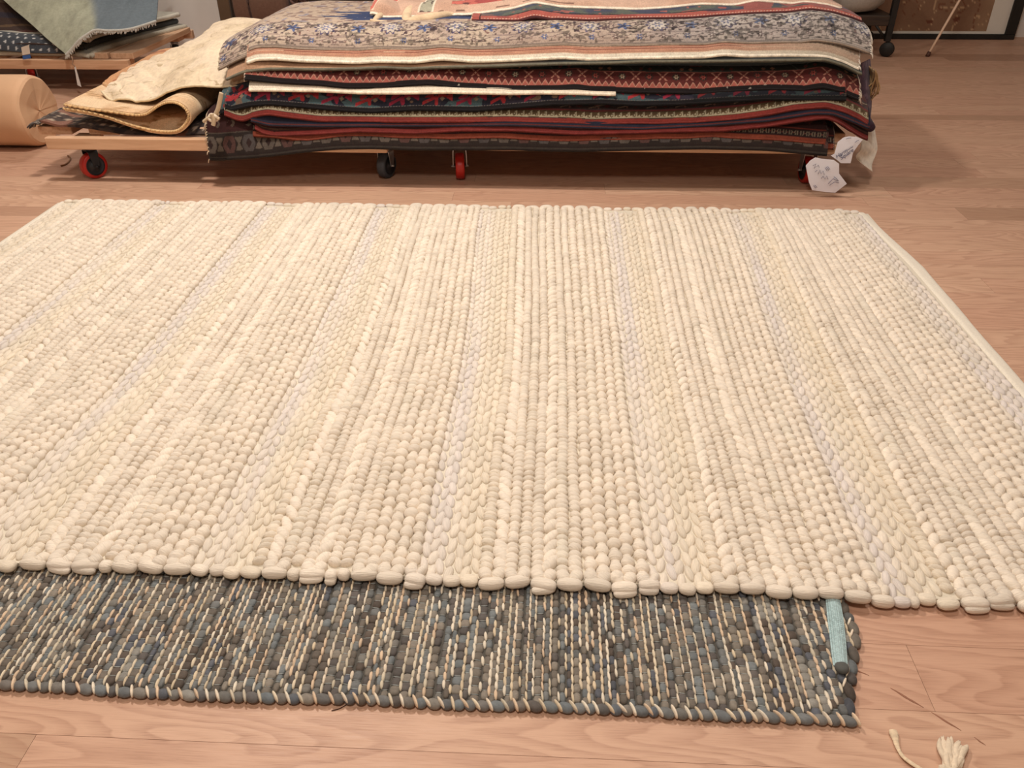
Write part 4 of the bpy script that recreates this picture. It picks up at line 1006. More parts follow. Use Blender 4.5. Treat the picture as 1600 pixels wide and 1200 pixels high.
# things hanging at the right end of the stack
def end_drapes():
    def sheet(name, label, cat, ctrl, th, colf, mat, n=50, m_=30, seed=0):
        P = cubic_grid(np.array(ctrl), n, m_)
        u = np.linspace(0, 1, n)[:, None] + 0 * np.linspace(0, 1, m_)[None]; v = 0 * u + np.linspace(0, 1, m_)[None]
        m = MB(); m.slab(P, th, colf(u, v)); return tag(m.build(name, M[mat]), label, cat)
    purp = lambda u, v: (full(u, (70, 44, 62)) * (0.6 + .8 * fbm(u * 8, v * 14, 3))[..., None]) + (fbm(u * 9, v * 20, 4) > .62)[..., None] * lin((110, 92, 100)) * .5
    sheet('purple_rug', 'dark purple rug corner hanging down the right end of the big stack', 'rug',
          [[(1.3755, 3.98, 0.5282), (1.4022, 3.96, 0.4204), (1.4256, 3.93, 0.3271), (1.4466, 3.9, 0.2709)],
     [(1.4356, 4.06, 0.5238), (1.4616, 4.02, 0.407), (1.4698, 3.98, 0.3294), (1.4727, 3.94, 0.2751)],
     [(1.5066, 4.2, 0.5081), (1.5232, 4.15, 0.4073), (1.5258, 4.1, 0.3147), (1.5185, 4.05, 0.252)]], 0.008, purp, 'rug')
    white = lambda u, v: full(u, (222, 212, 196)) * (0.9 + .2 * fbm(u * 10, v * 10, 6))[..., None]
    sheet('white_cloth', 'white cloth hanging to the floor at the right end of the stack', 'cloth',
          [[(1.4488, 3.93, 0.2893), (1.444, 3.9, 0.2176), (1.4309, 3.86, 0.1694), (1.4205, 3.85, 0.1362), (1.5015, 3.85, 0.0792)],
     [(1.4866, 3.98, 0.2823), (1.4826, 3.93, 0.2184), (1.4821, 3.9, 0.1669), (1.476, 3.89, 0.1151), (1.5137, 3.87, 0.0666)],
     [(1.5336, 4.05, 0.2522), (1.5365, 3.98, 0.1956), (1.5416, 3.95, 0.1587), (1.535, 3.93, 0.1341), (1.5152, 3.9, 0.0878)]], 0.003, white, 'cloth')
    m = MB(); b = np.array((1.4783, 4.08, 0.4802))
    for k in range(46):
        q = np.linspace(0, 1, 9); dx = random.uniform(-.02, .035); L = random.uniform(.10, .17); k2 = random.uniform(0, 6)
        pts = b + np.stack([dx * q + .018 * np.sin(q * 5 + k2) * q + .02 * np.sin(np.pi * q), random.uniform(-.05, .05) + .02 * q, -L * q + .01], 1)
        m.tube(pts, 0.0034, 5, lin(random.choice(((196, 160, 112), (176, 140, 96), (150, 116, 84)))))
    tag(m.build('jute_tassel', M['fringe']), 'tan jute tassel hanging out of the right end of the stack', 'tassel')
    # rolled dark corner poking out of the end
    m = MB(); m.lathe([(0, -.03), (.016, -.03), (.021, -.022), (.021, .10), (0, .10)], (1.4716, 3.92, 0.2657), (0.12, 1, 0.05), 18, lin((58, 40, 50)))
    tag(m.build('rolled_corner', M['rug']), 'small dark rolled rug corner poking out above the white cloth', 'rug')
end_drapes()

def paper_tag(name, label, pts, y_front, lines, strokes):
    P = np.array(pts); c = P.mean(0)
    root = tag(empty(name, tuple(c)), label, 'tag', 'paper tags at the right corner of the stack')
    n = len(P); m = MB()
    F = P + np.array([0, -0.0008, 0]); Bk = P + np.array([0, 0.0008, 0]); fc = c + np.array([0, -.0035, 0]); bc = c + np.array([0, -.0019, 0])
    V = np.concatenate([F, Bk, [fc], [bc]]); T = []; Q = []
    for k in range(n):
        k2 = (k + 1) % n
        T += [(2 * n, k, k2), (2 * n + 1, n + k2, n + k)]; Q.append((k, n + k, n + k2, k2))
    m.add(V, Q, T); m.build('paper', M['paper'], root, smooth=False)
    def on(px, pz):   # point slightly in front of the sheet
        i = np.argsort(np.hypot(P[:, 0] - px, P[:, 2] - pz))[:3]; return float(np.average(P[i, 1], weights=1 / (1e-4 + np.hypot(P[i, 0] - px, P[i, 2] - pz)))) - 0.0052
    for txt, (x, y, z), ang, size in lines:
        cu = bpy.data.curves.new('handwriting', 'FONT'); cu.body = txt; cu.size = size; cu.shear = 0.25; cu.extrude = 0.0003; cu.space_character = .95
        t = bpy.data.objects.new('tmp', cu); COL.objects.link(t)
        bpy.context.view_layer.update()
        me = bpy.data.meshes.new_from_object(t.evaluated_get(bpy.context.evaluated_depsgraph_get())); bpy.data.objects.remove(t)
        co = np.zeros(len(me.vertices) * 3); me.vertices.foreach_get('co', co); co = co.reshape(-1, 3)
        ca, sa = math.cos(ang), math.sin(ang)
        out = np.stack([x + co[:, 0] * ca - co[:, 1] * sa, y - co[:, 2], z + co[:, 0] * sa + co[:, 1] * ca], 1); me.vertices.foreach_set('co', out.ravel()); me.update()
        me.materials.append(M['ink']); o = bpy.data.objects.new('handwriting', me); COL.objects.link(o); o.parent = root; o.matrix_parent_inverse = Matrix.Translation(-Vector(root.location))
    for s in strokes:
        m = MB(); p = np.array(s, float); m.tube(np.stack([p[:, 0], np.full(len(p), y_front), p[:, 1]], 1), 0.0009, 5)
        m.build('pen_mark', M['ink'], root)
    return root
paper_tag('paper_tag', 'upper white paper tag with handwriting, hanging at the right corner of the stack',
          [(1.2468, 3.7, 0.1926), (1.2609, 3.7, 0.1928), (1.2653, 3.7, 0.2532), (1.2863, 3.7, 0.2733), (1.3102, 3.7, 0.2792), (1.3359, 3.7, 0.2766), (1.338, 3.7, 0.2795), (1.3719, 3.7, 0.2657), (1.3559, 3.7, 0.237), (1.3425, 3.7, 0.2081), (1.342, 3.7, 0.1587), (1.2994, 3.7, 0.1582), (1.2793, 3.7, 0.1726)], 3.695,
          [('Harm~~', (1.2732, 3.694, 0.1802), 0.66, 0.024), ('Square', (1.2942, 3.694, 0.1746), 0.70, 0.024)],
          [[(1.297, 0.269), (1.307, 0.272), (1.318, 0.273)], [(1.339, 0.253), (1.346, 0.261), (1.354, 0.264)]])
paper_tag('paper_tag', 'lower crumpled white paper tag covered in blue pen notes, touching the floor',
          [(1.142, 3.69, 0.1478), (1.1574, 3.69, 0.1714), (1.1773, 3.69, 0.1862), (1.2068, 3.69, 0.1807), (1.2617, 3.69, 0.1755), (1.288, 3.69, 0.1583), (1.2973, 3.69, 0.1142), (1.3418, 3.69, 0.067), (1.2989, 3.69, 0.0241), (1.2549, 3.69, 0.0266), (1.1923, 3.69, 0.0349), (1.171, 3.69, 0.0709)], 3.684, [],
          [[(1.171, 0.150), (1.184, 0.159), (1.179, 0.138), (1.196, 0.153), (1.202, 0.142)], [(1.186, 0.121), (1.195, 0.130)], [(1.227, 0.142), (1.241, 0.127)], [(1.232, 0.145), (1.247, 0.130)], [(1.237, 0.148), (1.252, 0.133)],
           [(1.202, 0.112), (1.207, 0.130), (1.216, 0.112), (1.222, 0.127), (1.231, 0.109)], [(1.220, 0.091), (1.226, 0.103), (1.238, 0.089), (1.243, 0.104), (1.252, 0.089)], [(1.256, 0.068), (1.268, 0.083), (1.274, 0.092), (1.297, 0.081)], [(1.264, 0.059), (1.276, 0.071), (1.286, 0.077), (1.305, 0.072)],
           [(1.275, 0.101), (1.289, 0.092), (1.300, 0.081)], [(1.192, 0.058), (1.206, 0.046)], [(1.197, 0.061), (1.211, 0.049)]])

# ------------------------------------------------------------------ rugs on the left dolly
def left_rugs():
    # dark patterned rug underneath
    X, Y = np.meshgrid(np.linspace(-2.46, -1.52, 120), np.linspace(3.83, 4.66, 70), indexing='ij')
    e = Y - 3.83
    Z = 0.252 + 0.010 * fbm(X * 6, Y * 6, 301) - 0.034 * np.exp(-e / .05) * sstep(-2.3, -2.0, X)
    Z = Z + 0.022 * sstep(-2.36, -2.46, X)
    col = full(X, (74, 60, 54)); i, a = cell(X, .05); j, b = cell(Y, .06)
    put(col, diamond(a, b, .018, .02), (170, 150, 130)); put(col, vnoise(X * 40, Y * 40, 302) > .7, (44, 36, 36)); put(col, vnoise(X * 14, Y * 20, 303) > .72, (132, 92, 76))
    root = tag(empty('patterned_rug', (-2.0, 4.2, 0.26)), 'dark patterned rug with shaggy end lying under the folded jute rug', 'rug')
    m = MB(); m.slab(np.stack([X, Y, Z], -1), 0.011, col); m.build('pile', M['rug'], root)
    m = MB()
    for k in range(130):
        y = random.uniform(3.80, 4.1); q = np.linspace(0, 1, 6); L = random.uniform(.03, .07); z0 = 0.270
        m.tube(np.stack([-2.455 - L * q, y + random.uniform(-.02, .02) * q, z0 + .012 * np.sin(q * 3) - .02 * q], 1), 0.0035, 5, lin(random.choice(((64, 54, 50), (96, 84, 76), (150, 134, 118)))))
    m.build('fringe', M['fringe'], root)
    # jute rug folded over on itself, the fold open towards us at its right end
    prof = np.array([(-2.311, 0.338), (-2.216, 0.324), (-2.114, 0.301), (-2.015, 0.269), (-1.912, 0.246), (-1.830, 0.241), (-1.772, 0.250), (-1.728, 0.281), (-1.705, 0.316), (-1.715, 0.352), (-1.746, 0.374), (-1.791, 0.377), (-1.838, 0.362), (-1.880, 0.338), (-1.922, 0.318), (-1.984, 0.314), (-2.092, 0.325), (-2.212, 0.339), (-2.305, 0.355)])
    t = np.linspace(0, len(prof) - 1, 150)
    P = cubic_grid(np.repeat(prof[:, None, :], 2, 1), 150, 2)[:, 0]
    root = tag(empty('jute_rug', (-1.95, 4.2, 0.28)), 'golden braided jute rug folded over, its open loop facing us on the left dolly', 'rug')
    ys = np.linspace(0, 0.62, 50)
    # rise a little to the back so that it lies on the rug below
    X = P[:, 0][:, None] + 0.0 * ys; Y = 3.80 + ys[None] + 0.02 * np.sin(P[:, 0] * 5)[:, None] + 0.006 * fbm(P[:, 0] * 20, P[:, 1] * 20, 311)[:, None]
    Z = np.repeat(P[:, 1][:, None], 50, 1) + .045 * sstep(3.81, 3.93, Y) * sstep(.32, .24, P[:, 1])[:, None] + 0.006 * (fbm(X * 8, Y * 8, 312) - .5) * sstep(.25, .33, P[:, 1])[:, None]
    arc = np.concatenate([[0], np.cumsum(np.hypot(*np.diff(P, axis=0).T))])
    A = np.repeat(arc[:, None], 50, 1)
    col = full(X, (216, 178, 138)) * (0.85 + .3 * fbm(A * 30, Y * 9, 313))[..., None]
    put(col, np.abs(((Y * 42) % 1) - .5) > .43, (170, 128, 84)); col = tint(col, A, Y, 314, (232, 204, 168), .7, 12, 12)
    m = MB(); m.slab(np.stack([X, Y, Z], -1), -0.011, col); m.build('braided_field', M['rug'], root)
    # plaited front edge
    m = MB()
    for k in range(len(P) - 1):
        if k % 2: continue
        p = np.array([P[k, 0], 3.798 + 0.02 * math.sin(P[k, 0] * 5), P[k, 1] + .003]); q = np.array([P[k + 1, 0], 3.798 + 0.02 * math.sin(P[k, 0] * 5), P[k + 1, 1] + .003]); d = (q - p)
        m.tube(np.stack([p - d * .6 + [0, .005, 0], p + [0, -.002, 0], q + d * .4 + [0, .005, 0]]), 0.0062, 6, lin((222, 184, 134)) * random.uniform(.85, 1.08))
    m.build('plaited_edge', M['jute'], root)
    # tan rug folded behind
    C = [[(-2.2912, 4.2, 0.3798), (-2.2424, 4.16, 0.3673), (-2.1675, 4.12, 0.3675), (-2.0013, 4.12, 0.3779), (-1.7875, 4.1, 0.4264)],
     [(-2.3138, 4.34, 0.381), (-2.2169, 4.32, 0.4017), (-2.0851, 4.3, 0.4193), (-1.9049, 4.28, 0.437), (-1.7428, 4.26, 0.4605)],
     [(-2.2391, 4.55, 0.4196), (-2.1401, 4.52, 0.439), (-2.0054, 4.5, 0.4564), (-1.8725, 4.48, 0.4737), (-1.7428, 4.46, 0.4844)],
     [(-2.2214, 4.75, 0.4317), (-2.1228, 4.74, 0.4441), (-2.0258, 4.73, 0.4531), (-1.9113, 4.72, 0.4621), (-1.794, 4.7, 0.4728)]]
    P = cubic_grid(np.array(C), 90, 90); P[..., 2] += 0.006 * (fbm(P[..., 0] * 22, P[..., 1] * 22, 321) - .5)
    col = full(P[..., 0], (204, 150, 106)) * (0.8 + .4 * fbm(P[..., 0] * 16, P[..., 1] * 16, 322))[..., None]
    put(col, fbm(P[..., 0] * 9, P[..., 1] * 12, 323) > .60, (176, 116, 82))
    root = tag(empty('tan_rug', (-2.1, 4.4, 0.4)), 'rust-tan worn rug folded behind the beige cloth on the left dolly', 'rug')
    m = MB(); m.slab(P, 0.016, col); m.build('pile', M['rug'], root)
    f = P[:18, 0]; 
    m = MB(); e = P[0]; m.tube(e - np.array([0, .004, .014]), 0.013, 10, lin((206, 160, 116))); m.build('folded_edge', M['rug'], root)
    # soft support of more folded rugs inside, so that nothing hovers
    X, Y = np.meshgrid(np.linspace(-2.06, -1.62, 30), np.linspace(4.10, 4.66, 30), indexing='ij')
    t = np.clip((Y - 4.10) / .56, 0, 1); r = np.clip((X + 2.06) / .44, 0, 1)
    Z = 0.285 + 0.10 * t + 0.04 * r * t
    m = MB(); m.slab(np.stack([X, Y, Z], -1), 0.02 + 0 * Z, lin((120, 96, 74)))
    tag(m.build('folded_rug', M['rug']), 'brown rug folded underneath the beige cloth on the left dolly', 'rug')
    # beige cloth-like rug thrown over, running up to the stack
    C = [[(-2.2181, 4.02, 0.3657), (-2.1607, 3.97, 0.3477), (-2.0467, 3.95, 0.3474), (-1.9428, 3.94, 0.3536), (-1.8307, 3.94, 0.402), (-1.7168, 3.92, 0.4308), (-1.563, 3.88, 0.435), (-1.419, 3.86, 0.4377)],
     [(-2.2042, 4.1, 0.3902), (-2.1229, 4.08, 0.3922), (-2.0378, 4.08, 0.3958), (-1.9228, 4.07, 0.4139), (-1.8087, 4.05, 0.4578), (-1.6871, 4.02, 0.4854), (-1.5465, 3.98, 0.4944), (-1.4103, 3.95, 0.5128)],
     [(-2.1935, 4.2, 0.4085), (-2.1257, 4.22, 0.4232), (-2.0364, 4.22, 0.4361), (-1.9321, 4.22, 0.4582), (-1.8108, 4.2, 0.4963), (-1.693, 4.18, 0.5276), (-1.5633, 4.12, 0.5278), (-1.4358, 4.08, 0.5332)],
     [(-2.1361, 4.36, 0.4415), (-2.0568, 4.38, 0.4664), (-1.9694, 4.38, 0.4919), (-1.8752, 4.38, 0.5203), (-1.7819, 4.38, 0.5485), (-1.6782, 4.34, 0.562), (-1.5476, 4.28, 0.5549), (-1.4105, 4.24, 0.5626)],
     [(-1.9895, 4.52, 0.4849), (-1.9213, 4.54, 0.5136), (-1.8775, 4.56, 0.5422), (-1.8316, 4.58, 0.5644), (-1.759, 4.58, 0.5805), (-1.6356, 4.54, 0.578), (-1.4939, 4.48, 0.579), (-1.3678, 4.42, 0.5862)],
     [(-1.9474, 4.62, 0.4864), (-1.9357, 4.66, 0.512), (-1.9167, 4.7, 0.538), (-1.8673, 4.74, 0.5708), (-1.7479, 4.74, 0.5971), (-1.6246, 4.74, 0.5911), (-1.5206, 4.72, 0.6041), (-1.3603, 4.66, 0.5787)]]
    P = cubic_grid(np.array(C), 150, 170)
    u = P[..., 0]; v = P[..., 1]
    P[..., 2] += 0.020 * (fbm(u * 11 + v * 6, v * 14, 331) - .5) + 0.010 * np.abs(np.sin(u * 24 + v * 30 + 4 * fbm(u * 5, v * 5, 335))) * sstep(-1.75, -2.1, u)
    col = full(u, (226, 204, 176)); n = fbm(u * 7, v * 9, 332)
    col = tint(col, u, v, 333, (190, 166, 128), .5, 7, 9); put(col, (np.abs(n - .52) < .012), (186, 162, 130)); col = tint(col, u, v, 334, (236, 214, 182), .6, 16, 18)
    root = tag(empty('beige_rug', (-1.85, 4.3, 0.42)), 'wrinkled pale beige flatweave rug thrown over the left dolly against the big stack', 'rug')
    m = MB(); m.slab(P, 0.007, col); m.build('weave', M['cloth'], root)
    m = MB(); m.tube(P[0] + [0, -.002, -.002], 0.006, 8, lin((226, 206, 172))); m.build('front_hem', M['cloth'], root)
    # knotted jute string beside the stack
    m = MB()
    for pts in ([(-1.5018, 3.72, 0.441), (-1.5191, 3.72, 0.3987), (-1.535, 3.72, 0.3645), (-1.56, 3.72, 0.3299)], [(-1.603, 3.7, 0.3175), (-1.5754, 3.7, 0.335), (-1.5504, 3.7, 0.3409), (-1.526, 3.7, 0.3297)], [(-1.5528, 3.69, 0.3549), (-1.5498, 3.69, 0.3264), (-1.5576, 3.69, 0.3033)]):
        c = cubic_grid(np.array(pts)[:, None, :].repeat(2, 1), 24, 2)[:, 0]; m.tube(c, 0.010, 8, lin((196, 172, 142)), 0.7)
    c = np.array((-1.5546, 3.7, 0.3352)); a = np.linspace(0, 6.28, 30)
    m.tube(np.stack([c[0] + .018 * np.cos(a), c[1] - .006 * np.sin(2 * a), c[2] + .013 * np.sin(a)], 1), 0.008, 8, lin((222, 202, 178)))
    tag(m.build('jute_string', M['jute']), 'knotted beige string hanging beside the left corner of the big stack', 'string')
    # scrap of string on the boards by the left caster
    p = np.array([(-2.5326, 4.0039, 0.004), (-2.5201, 4.0253, 0.004), (-2.5272, 4.078, 0.004), (-2.5481, 4.1315, 0.004), (-2.5843, 4.1743, 0.004)]); c = cubic_grid(p[:, None, :].repeat(2, 1), 24, 2)[:, 0]
    m = MB(); m.tube(c, 0.004, 6, lin((150, 110, 78))); tag(m.build('string_scrap', M['fringe']), 'curled brown string scrap on the floor beside the left red caster', 'string')
left_rugs()

# ------------------------------------------------------------------ paper-wrapped roll at the left edge
def paper_roll():
    root = tag(empty('paper_roll', (-3.4, 4.36, 0)), 'big roll wrapped in brown kraft paper at the left edge, end facing right', 'roll')
    R = 0.185; cx, cy, cz = -2.80, 4.38, R - 0.002
    a = np.linspace(0, 2 * np.pi, 72, endpoint=False); 
    def ring(x, k, seed): 
        rr = R * k * (1 + 0.045 * (fbm(np.cos(a) * 2 + x * 4, np.sin(a) * 2 + 3, seed) - .5) + .025 * np.sign(np.sin(a * 4.5)) * (k > .9) * 0)
        z = cz + rr * np.sin(a); z = np.maximum(z, 0.003)
        return np.stack([np.full(72, x) + .012 * (fbm(a * 1.5, a * 0 + x, seed + 1) - .5) * (k < 1.01), cy + rr * np.cos(a) * (1 - 0.0), z], 1)
    m = MB(); xs = np.linspace(-4.1, cx - .03, 36)
    rings = [ring(x, 1.0, 401) for x in xs] + [ring(cx - .012, 0.985, 401), ring(cx, 0.955, 401)]
    G_ = np.stack(rings + [])
    G_ = np.concatenate([G_, G_[:, :1]], 1); m.grid(G_, lin((255, 255, 255)))
    m.build('wrapper', M['kraft'], root)
    # folded end flaps pressed flat
    m = MB(); E = [ring(cx, k, 401) + np.array([dx, 0, 0]) for k, dx in ((0.957, 0), (0.90, .008), (0.6, .010), (0.3, .006), (0.02, .004))]
    G_ = np.stack(E); G_ = np.concatenate([G_, G_[:, :1]], 1)
    fold = np.abs(((np.linspace(0, 5, 73) + .3) % 1) - .5)[None] * np.array([0, .02, .03, .02, 0])[:, None]
    G_[..., 0] += fold * .22
    m.grid(G_); m.build('end_flaps', M['kraft'], root, smooth=False)
    m = MB()
    c = cubic_grid(np.array([(-2.8533, 4.25, 0.2848), (-2.8996, 4.25, 0.1924), (-2.9364, 4.25, 0.108), (-2.9392, 4.25, 0.0394), (-2.9073, 4.25, -0.0334)])[:, None, :].repeat(2, 1), 10, 2)[:, 0]
    # far end closing disc
    m = MB(); E = ring(-4.1, 1.0, 401); m.add(np.concatenate([E, [[-4.1, cy, cz]]]), None, [(72, k, (k + 1) % 72) for k in range(72)]); m.build('far_end', M['kraft'], root, smooth=False)
paper_roll()

# ------------------------------------------------------------------ second dolly with blankets at the back left
def back_left():
    D = dolly('wooden_dolly', 'pine dolly carrying folded grey blankets by the white wall, back left', -4.6, -2.84, 5.56, 6.72, 0.150,
              [(-3.62, 5.72, 0.5, 'red_rubber', 'black_plastic'), (-2.96, 5.72, 0.4, 'dark_rubber', 'dark_rubber'), (-2.96, 6.6, 0.3, 'dark_rubber', 'black_plastic'), (-4.4, 5.72, 0.3, 'red_rubber', 'black_plastic')],
              [(-4.6, -4.42), (-4.25, -4.07), (-3.9, -3.72), (-3.55, -3.37), (-3.2, -3.02), (-3.0, -2.842)], 0.06)
    def pad(name, label, x0, x1, y0, y1, z, th, colf, seed, skew=0.0, fr=None, cat='rug', hem=None):
        X, Y = np.meshgrid(np.linspace(x0, x1, 90), np.linspace(y0, y1, 70), indexing='ij')
        e = np.minimum(Y - y0, 0.3); r = np.minimum(x1 - X, .3)
        Z = z + 0.014 * (fbm(X * 4, Y * 4, seed) - .5) - .02 * np.exp(-e / .05) - .012 * np.exp(-r / .05)
        Xs = X + skew * (Y - y0); root = tag(empty(name, ((x0 + x1) / 2, (y0 + y1) / 2, z)), label, cat, 'folded blankets on the back dolly')
        m = MB(); m.slab(np.stack([Xs, Y, Z], -1), th, colf(X, Y)); m.build('pile', M['rug'], root)
        if hem is not None:
            m = MB(); m.tube(np.stack([Xs[-1] + .003, Y[-1], Z[-1] - th * .4], 1), th * .55, 8, lin(hem)); m.tube(np.stack([Xs[:, 0], Y[:, 0] - .003, Z[:, 0] - th * .4], 1), th * .5, 8, lin(hem)); m.build('edge_cord', M['fringe'], root)
        return root
    g1 = lambda X, Y: full(X, (176, 170, 156)) * (0.85 + .3 * fbm(X * 9, Y * 9, 5))[..., None]
    g2 = lambda X, Y: full(X, (96, 100, 98)) * (0.85 + .3 * fbm(X * 9, Y * 9, 6))[..., None]
    pad('folded_blanket', 'lowest pale grey folded blanket with cream edge on the back dolly', -4.55, -3.13, 5.64, 6.66, 0.268, .034, g1, 501, .25, hem=(200, 190, 170), cat='blanket')
    pad('folded_blanket', 'dark grey folded blanket between the pale ones on the back dolly', -4.55, -3.18, 5.68, 6.66, 0.310, .032, g2, 502, .25, hem=(70, 72, 72), cat='blanket')
    pad('folded_blanket', 'upper pale grey blanket with frayed white edge on the back dolly', -4.55, -3.15, 5.70, 6.66, 0.350, .030, g1, 503, .25, hem=(214, 206, 190), cat='blanket')
    def starry(X, Y):
        c = full(X, (70, 74, 80)); i, a = cell(X + .02 * (np.floor(Y / .04) % 2), .055); j, b = cell(Y, .04)
        put(c, (np.abs(a) + np.abs(b) < .010) | ((np.abs(a) < .003) & (np.abs(b) < .011)), (206, 204, 200)); return c
    X, Yv = np.meshgrid(np.linspace(-4.55, -3.22, 150), np.linspace(0, .13, 60), indexing='ij')
    Z = 0.245 + .10 * (1 - np.exp(-Yv / .04)) + .05 * sstep(-3.4, -4.2, X) ; Y_ = 5.60 + Yv * .9
    root = tag(empty('speckled_rug', (-4.0, 5.7, .3)), 'blue-grey rug with small white star specks at the front of the back dolly', 'rug')
    m = MB(); m.slab(np.stack([X, Y_, Z], -1), .03, starry(X, np.concatenate([np.zeros((150, 1)), np.cumsum(np.hypot(np.diff(Y_, axis=1), np.diff(Z, axis=1)), 1)], 1))); m.build('pile', M['rug'], root)
    # brown striped rug piled above, left
    C = [[(-4.0029, 5.62, 0.2339), (-3.7183, 5.62, 0.2838), (-3.5143, 5.62, 0.3008), (-3.3306, 5.62, 0.2856), (-3.2261, 5.6, 0.2497)],
     [(-4.077, 5.8, 0.3402), (-3.8022, 5.8, 0.3494), (-3.6191, 5.8, 0.3582), (-3.467, 5.8, 0.3426), (-3.3584, 5.78, 0.2975)],
     [(-4.1113, 5.95, 0.5003), (-3.8448, 5.95, 0.4808), (-3.7393, 5.95, 0.4567), (-3.6417, 5.95, 0.408), (-3.5092, 5.92, 0.3432)],
     [(-4.1815, 6.2, 0.733), (-3.9181, 6.2, 0.693), (-3.8395, 6.2, 0.6526), (-3.7742, 6.2, 0.571), (-3.6745, 6.2, 0.4464)]]
    P = cubic_grid(np.array(C), 90, 120); P[..., 2] += .018 * (fbm(P[..., 0] * 6, P[..., 2] * 6, 511) - .5)
    vv = np.linspace(0, 1, 90)[:, None] + 0 * P[..., 0]; w_ = vv + .02 * np.sin(P[..., 0] * 6)
    col = full(P[..., 0], (66, 50, 44)); 
    for a, b, c in ((.04, .09, (96, 74, 54)), (.13, .17, (48, 34, 34)), (.17, .2, (118, 94, 66)), (.27, .31, (90, 56, 48)), (.40, .44, (102, 80, 60)), (.55, .62, (54, 48, 56)), (.72, .75, (110, 96, 84)), (.85, .9, (58, 52, 58))): put(col, band(w_, a, b), c)
    i, a = cell(P[..., 0], .07); put(col, band(w_, .76, .84) & (np.abs(a) < .016), (160, 152, 146))
    root = tag(empty('striped_rug', (-3.9, 5.8, .5)), 'dark brown striped rug heaped on the back dolly at the top left corner', 'rug')
    m = MB(); m.slab(P, .014, col); m.build('pile', M['rug'], root)
    # sage and slate throw with its corner hanging forward
    C = [[(-3.2109, 5.5, 0.2567), (-3.1727, 5.52, 0.2887), (-3.1157, 5.54, 0.3404), (-3.0703, 5.57, 0.3707), (-3.0184, 5.6, 0.3932), (-2.9352, 5.62, 0.3863), (-2.8195, 5.68, 0.3888), (-2.7176, 5.85, 0.41)],
     [(-3.295, 5.56, 0.2967), (-3.2514, 5.6, 0.3373), (-3.1787, 5.62, 0.3815), (-3.1056, 5.65, 0.4161), (-3.0476, 5.7, 0.432), (-2.9702, 5.74, 0.434), (-2.8655, 5.82, 0.4381), (-2.739, 5.95, 0.4595)],
     [(-3.5079, 5.72, 0.3957), (-3.4483, 5.76, 0.4294), (-3.3616, 5.8, 0.4634), (-3.2502, 5.84, 0.4897), (-3.1339, 5.88, 0.5003), (-3.0173, 5.9, 0.5058), (-2.9006, 5.98, 0.5112), (-2.7604, 6.05, 0.5264)],
     [(-3.7778, 5.92, 0.5172), (-3.684, 5.96, 0.5682), (-3.5593, 6, 0.6033), (-3.3914, 6.04, 0.6306), (-3.2168, 6.06, 0.6445), (-3.0443, 6.08, 0.6504), (-2.9034, 6.12, 0.6541), (-2.7771, 6.2, 0.6617)],
     [(-4.0067, 6.1, 0.6632), (-3.8794, 6.15, 0.718), (-3.7166, 6.2, 0.7411), (-3.4907, 6.22, 0.7632), (-3.2675, 6.24, 0.7773), (-3.0901, 6.26, 0.7914), (-2.924, 6.3, 0.796), (-2.8102, 6.4, 0.7957)]]
    P = cubic_grid(np.array(C), 90, 130); u, v = P[..., 0], P[..., 2]
    P[..., 1] += .02 * (fbm(u * 5, v * 3, 521) - .5)
    cc = np.linspace(0, 1, 130)[None] + 0 * u
    t = sstep(.50, .60, cc + .03 * (fbm(v * 6, v * 6, 522) - .5))[..., None]
    col = full(u, (164, 164, 142)) * (0.72 + .5 * fbm(u * 26, v * 26, 523))[..., None] * (1 - t) + t * full(u, (108, 118, 124)) * (0.8 + .35 * fbm(u * 22, v * 3, 524))[..., None]
    root = tag(empty('throw_blanket', (-3.2, 5.8, .5)), 'sage green and slate grey throw with fringed edge draped over the back dolly', 'blanket')
    m = MB(); m.slab(P, .012, col); m.build('weave', M['cloth'], root)
    m = MB(); e = P[0]
    m.tube(e + [0, -.004, -.004], .009, 8, lin((196, 192, 182)))
    for k in range(0, 130, 1):
        p = e[k]; q = np.linspace(0, 1, 4); m.tube(np.stack([p[0] + random.uniform(-.01, .01) * q, p[1] - .012 * q, p[2] - .030 * q * random.uniform(.5, 1)], 1), .004, 5, lin((206, 202, 192)) * random.uniform(.8, 1.05))
    m.build('fringe', M['fringe'], root)
    # woven label and hanging tag
    root = tag(empty('sewn_label', (-3.5148, 5.56, 0.2638)), 'small white label with a blue end on the speckled rug, back left', 'label')
    P = np.array([[(-3.5277, 5.545, 0.2904), (-3.4701, 5.545, 0.3065)],
     [(-3.5257, 5.53, 0.2454), (-3.4707, 5.53, 0.2537)]]); m = MB(); m.slab(cubic_grid(P, 8, 6), .002, lin((222, 206, 188))); m.build('label_cloth', M['vcol'], root)
    P = np.array([[(-3.5258, 5.528, 0.2418), (-3.4708, 5.528, 0.25)],
     [(-3.5277, 5.525, 0.2183), (-3.4726, 5.525, 0.2266)]]); m = MB(); m.slab(cubic_grid(P, 5, 6), .002, lin((66, 104, 170))); m.build('blue_end', M['vcol'], root)
    root = tag(empty('hanging_tag', (-3.1827, 5.5, 0.1366)), 'narrow white tag hanging on a string from the back dolly', 'tag')
    m = MB(); m.tube(np.array([(-3.1757, 5.5, 0.245), (-3.1768, 5.5, 0.2131), (-3.1861, 5.5, 0.1971), (-3.1736, 5.5, 0.1811)]), .004, 6, lin((170, 140, 116))); m.build('string', M['fringe'], root)
    P = np.array([[(-3.1779, 5.5, 0.181), (-3.1692, 5.5, 0.1811)],
     [(-3.1919, 5.5, 0.0629), (-3.1692, 5.5, 0.0507)]]); m = MB(); m.slab(cubic_grid(P, 10, 4), .002, lin((226, 222, 216))); m.build('paper_strip', M['vcol'], root)
back_left()

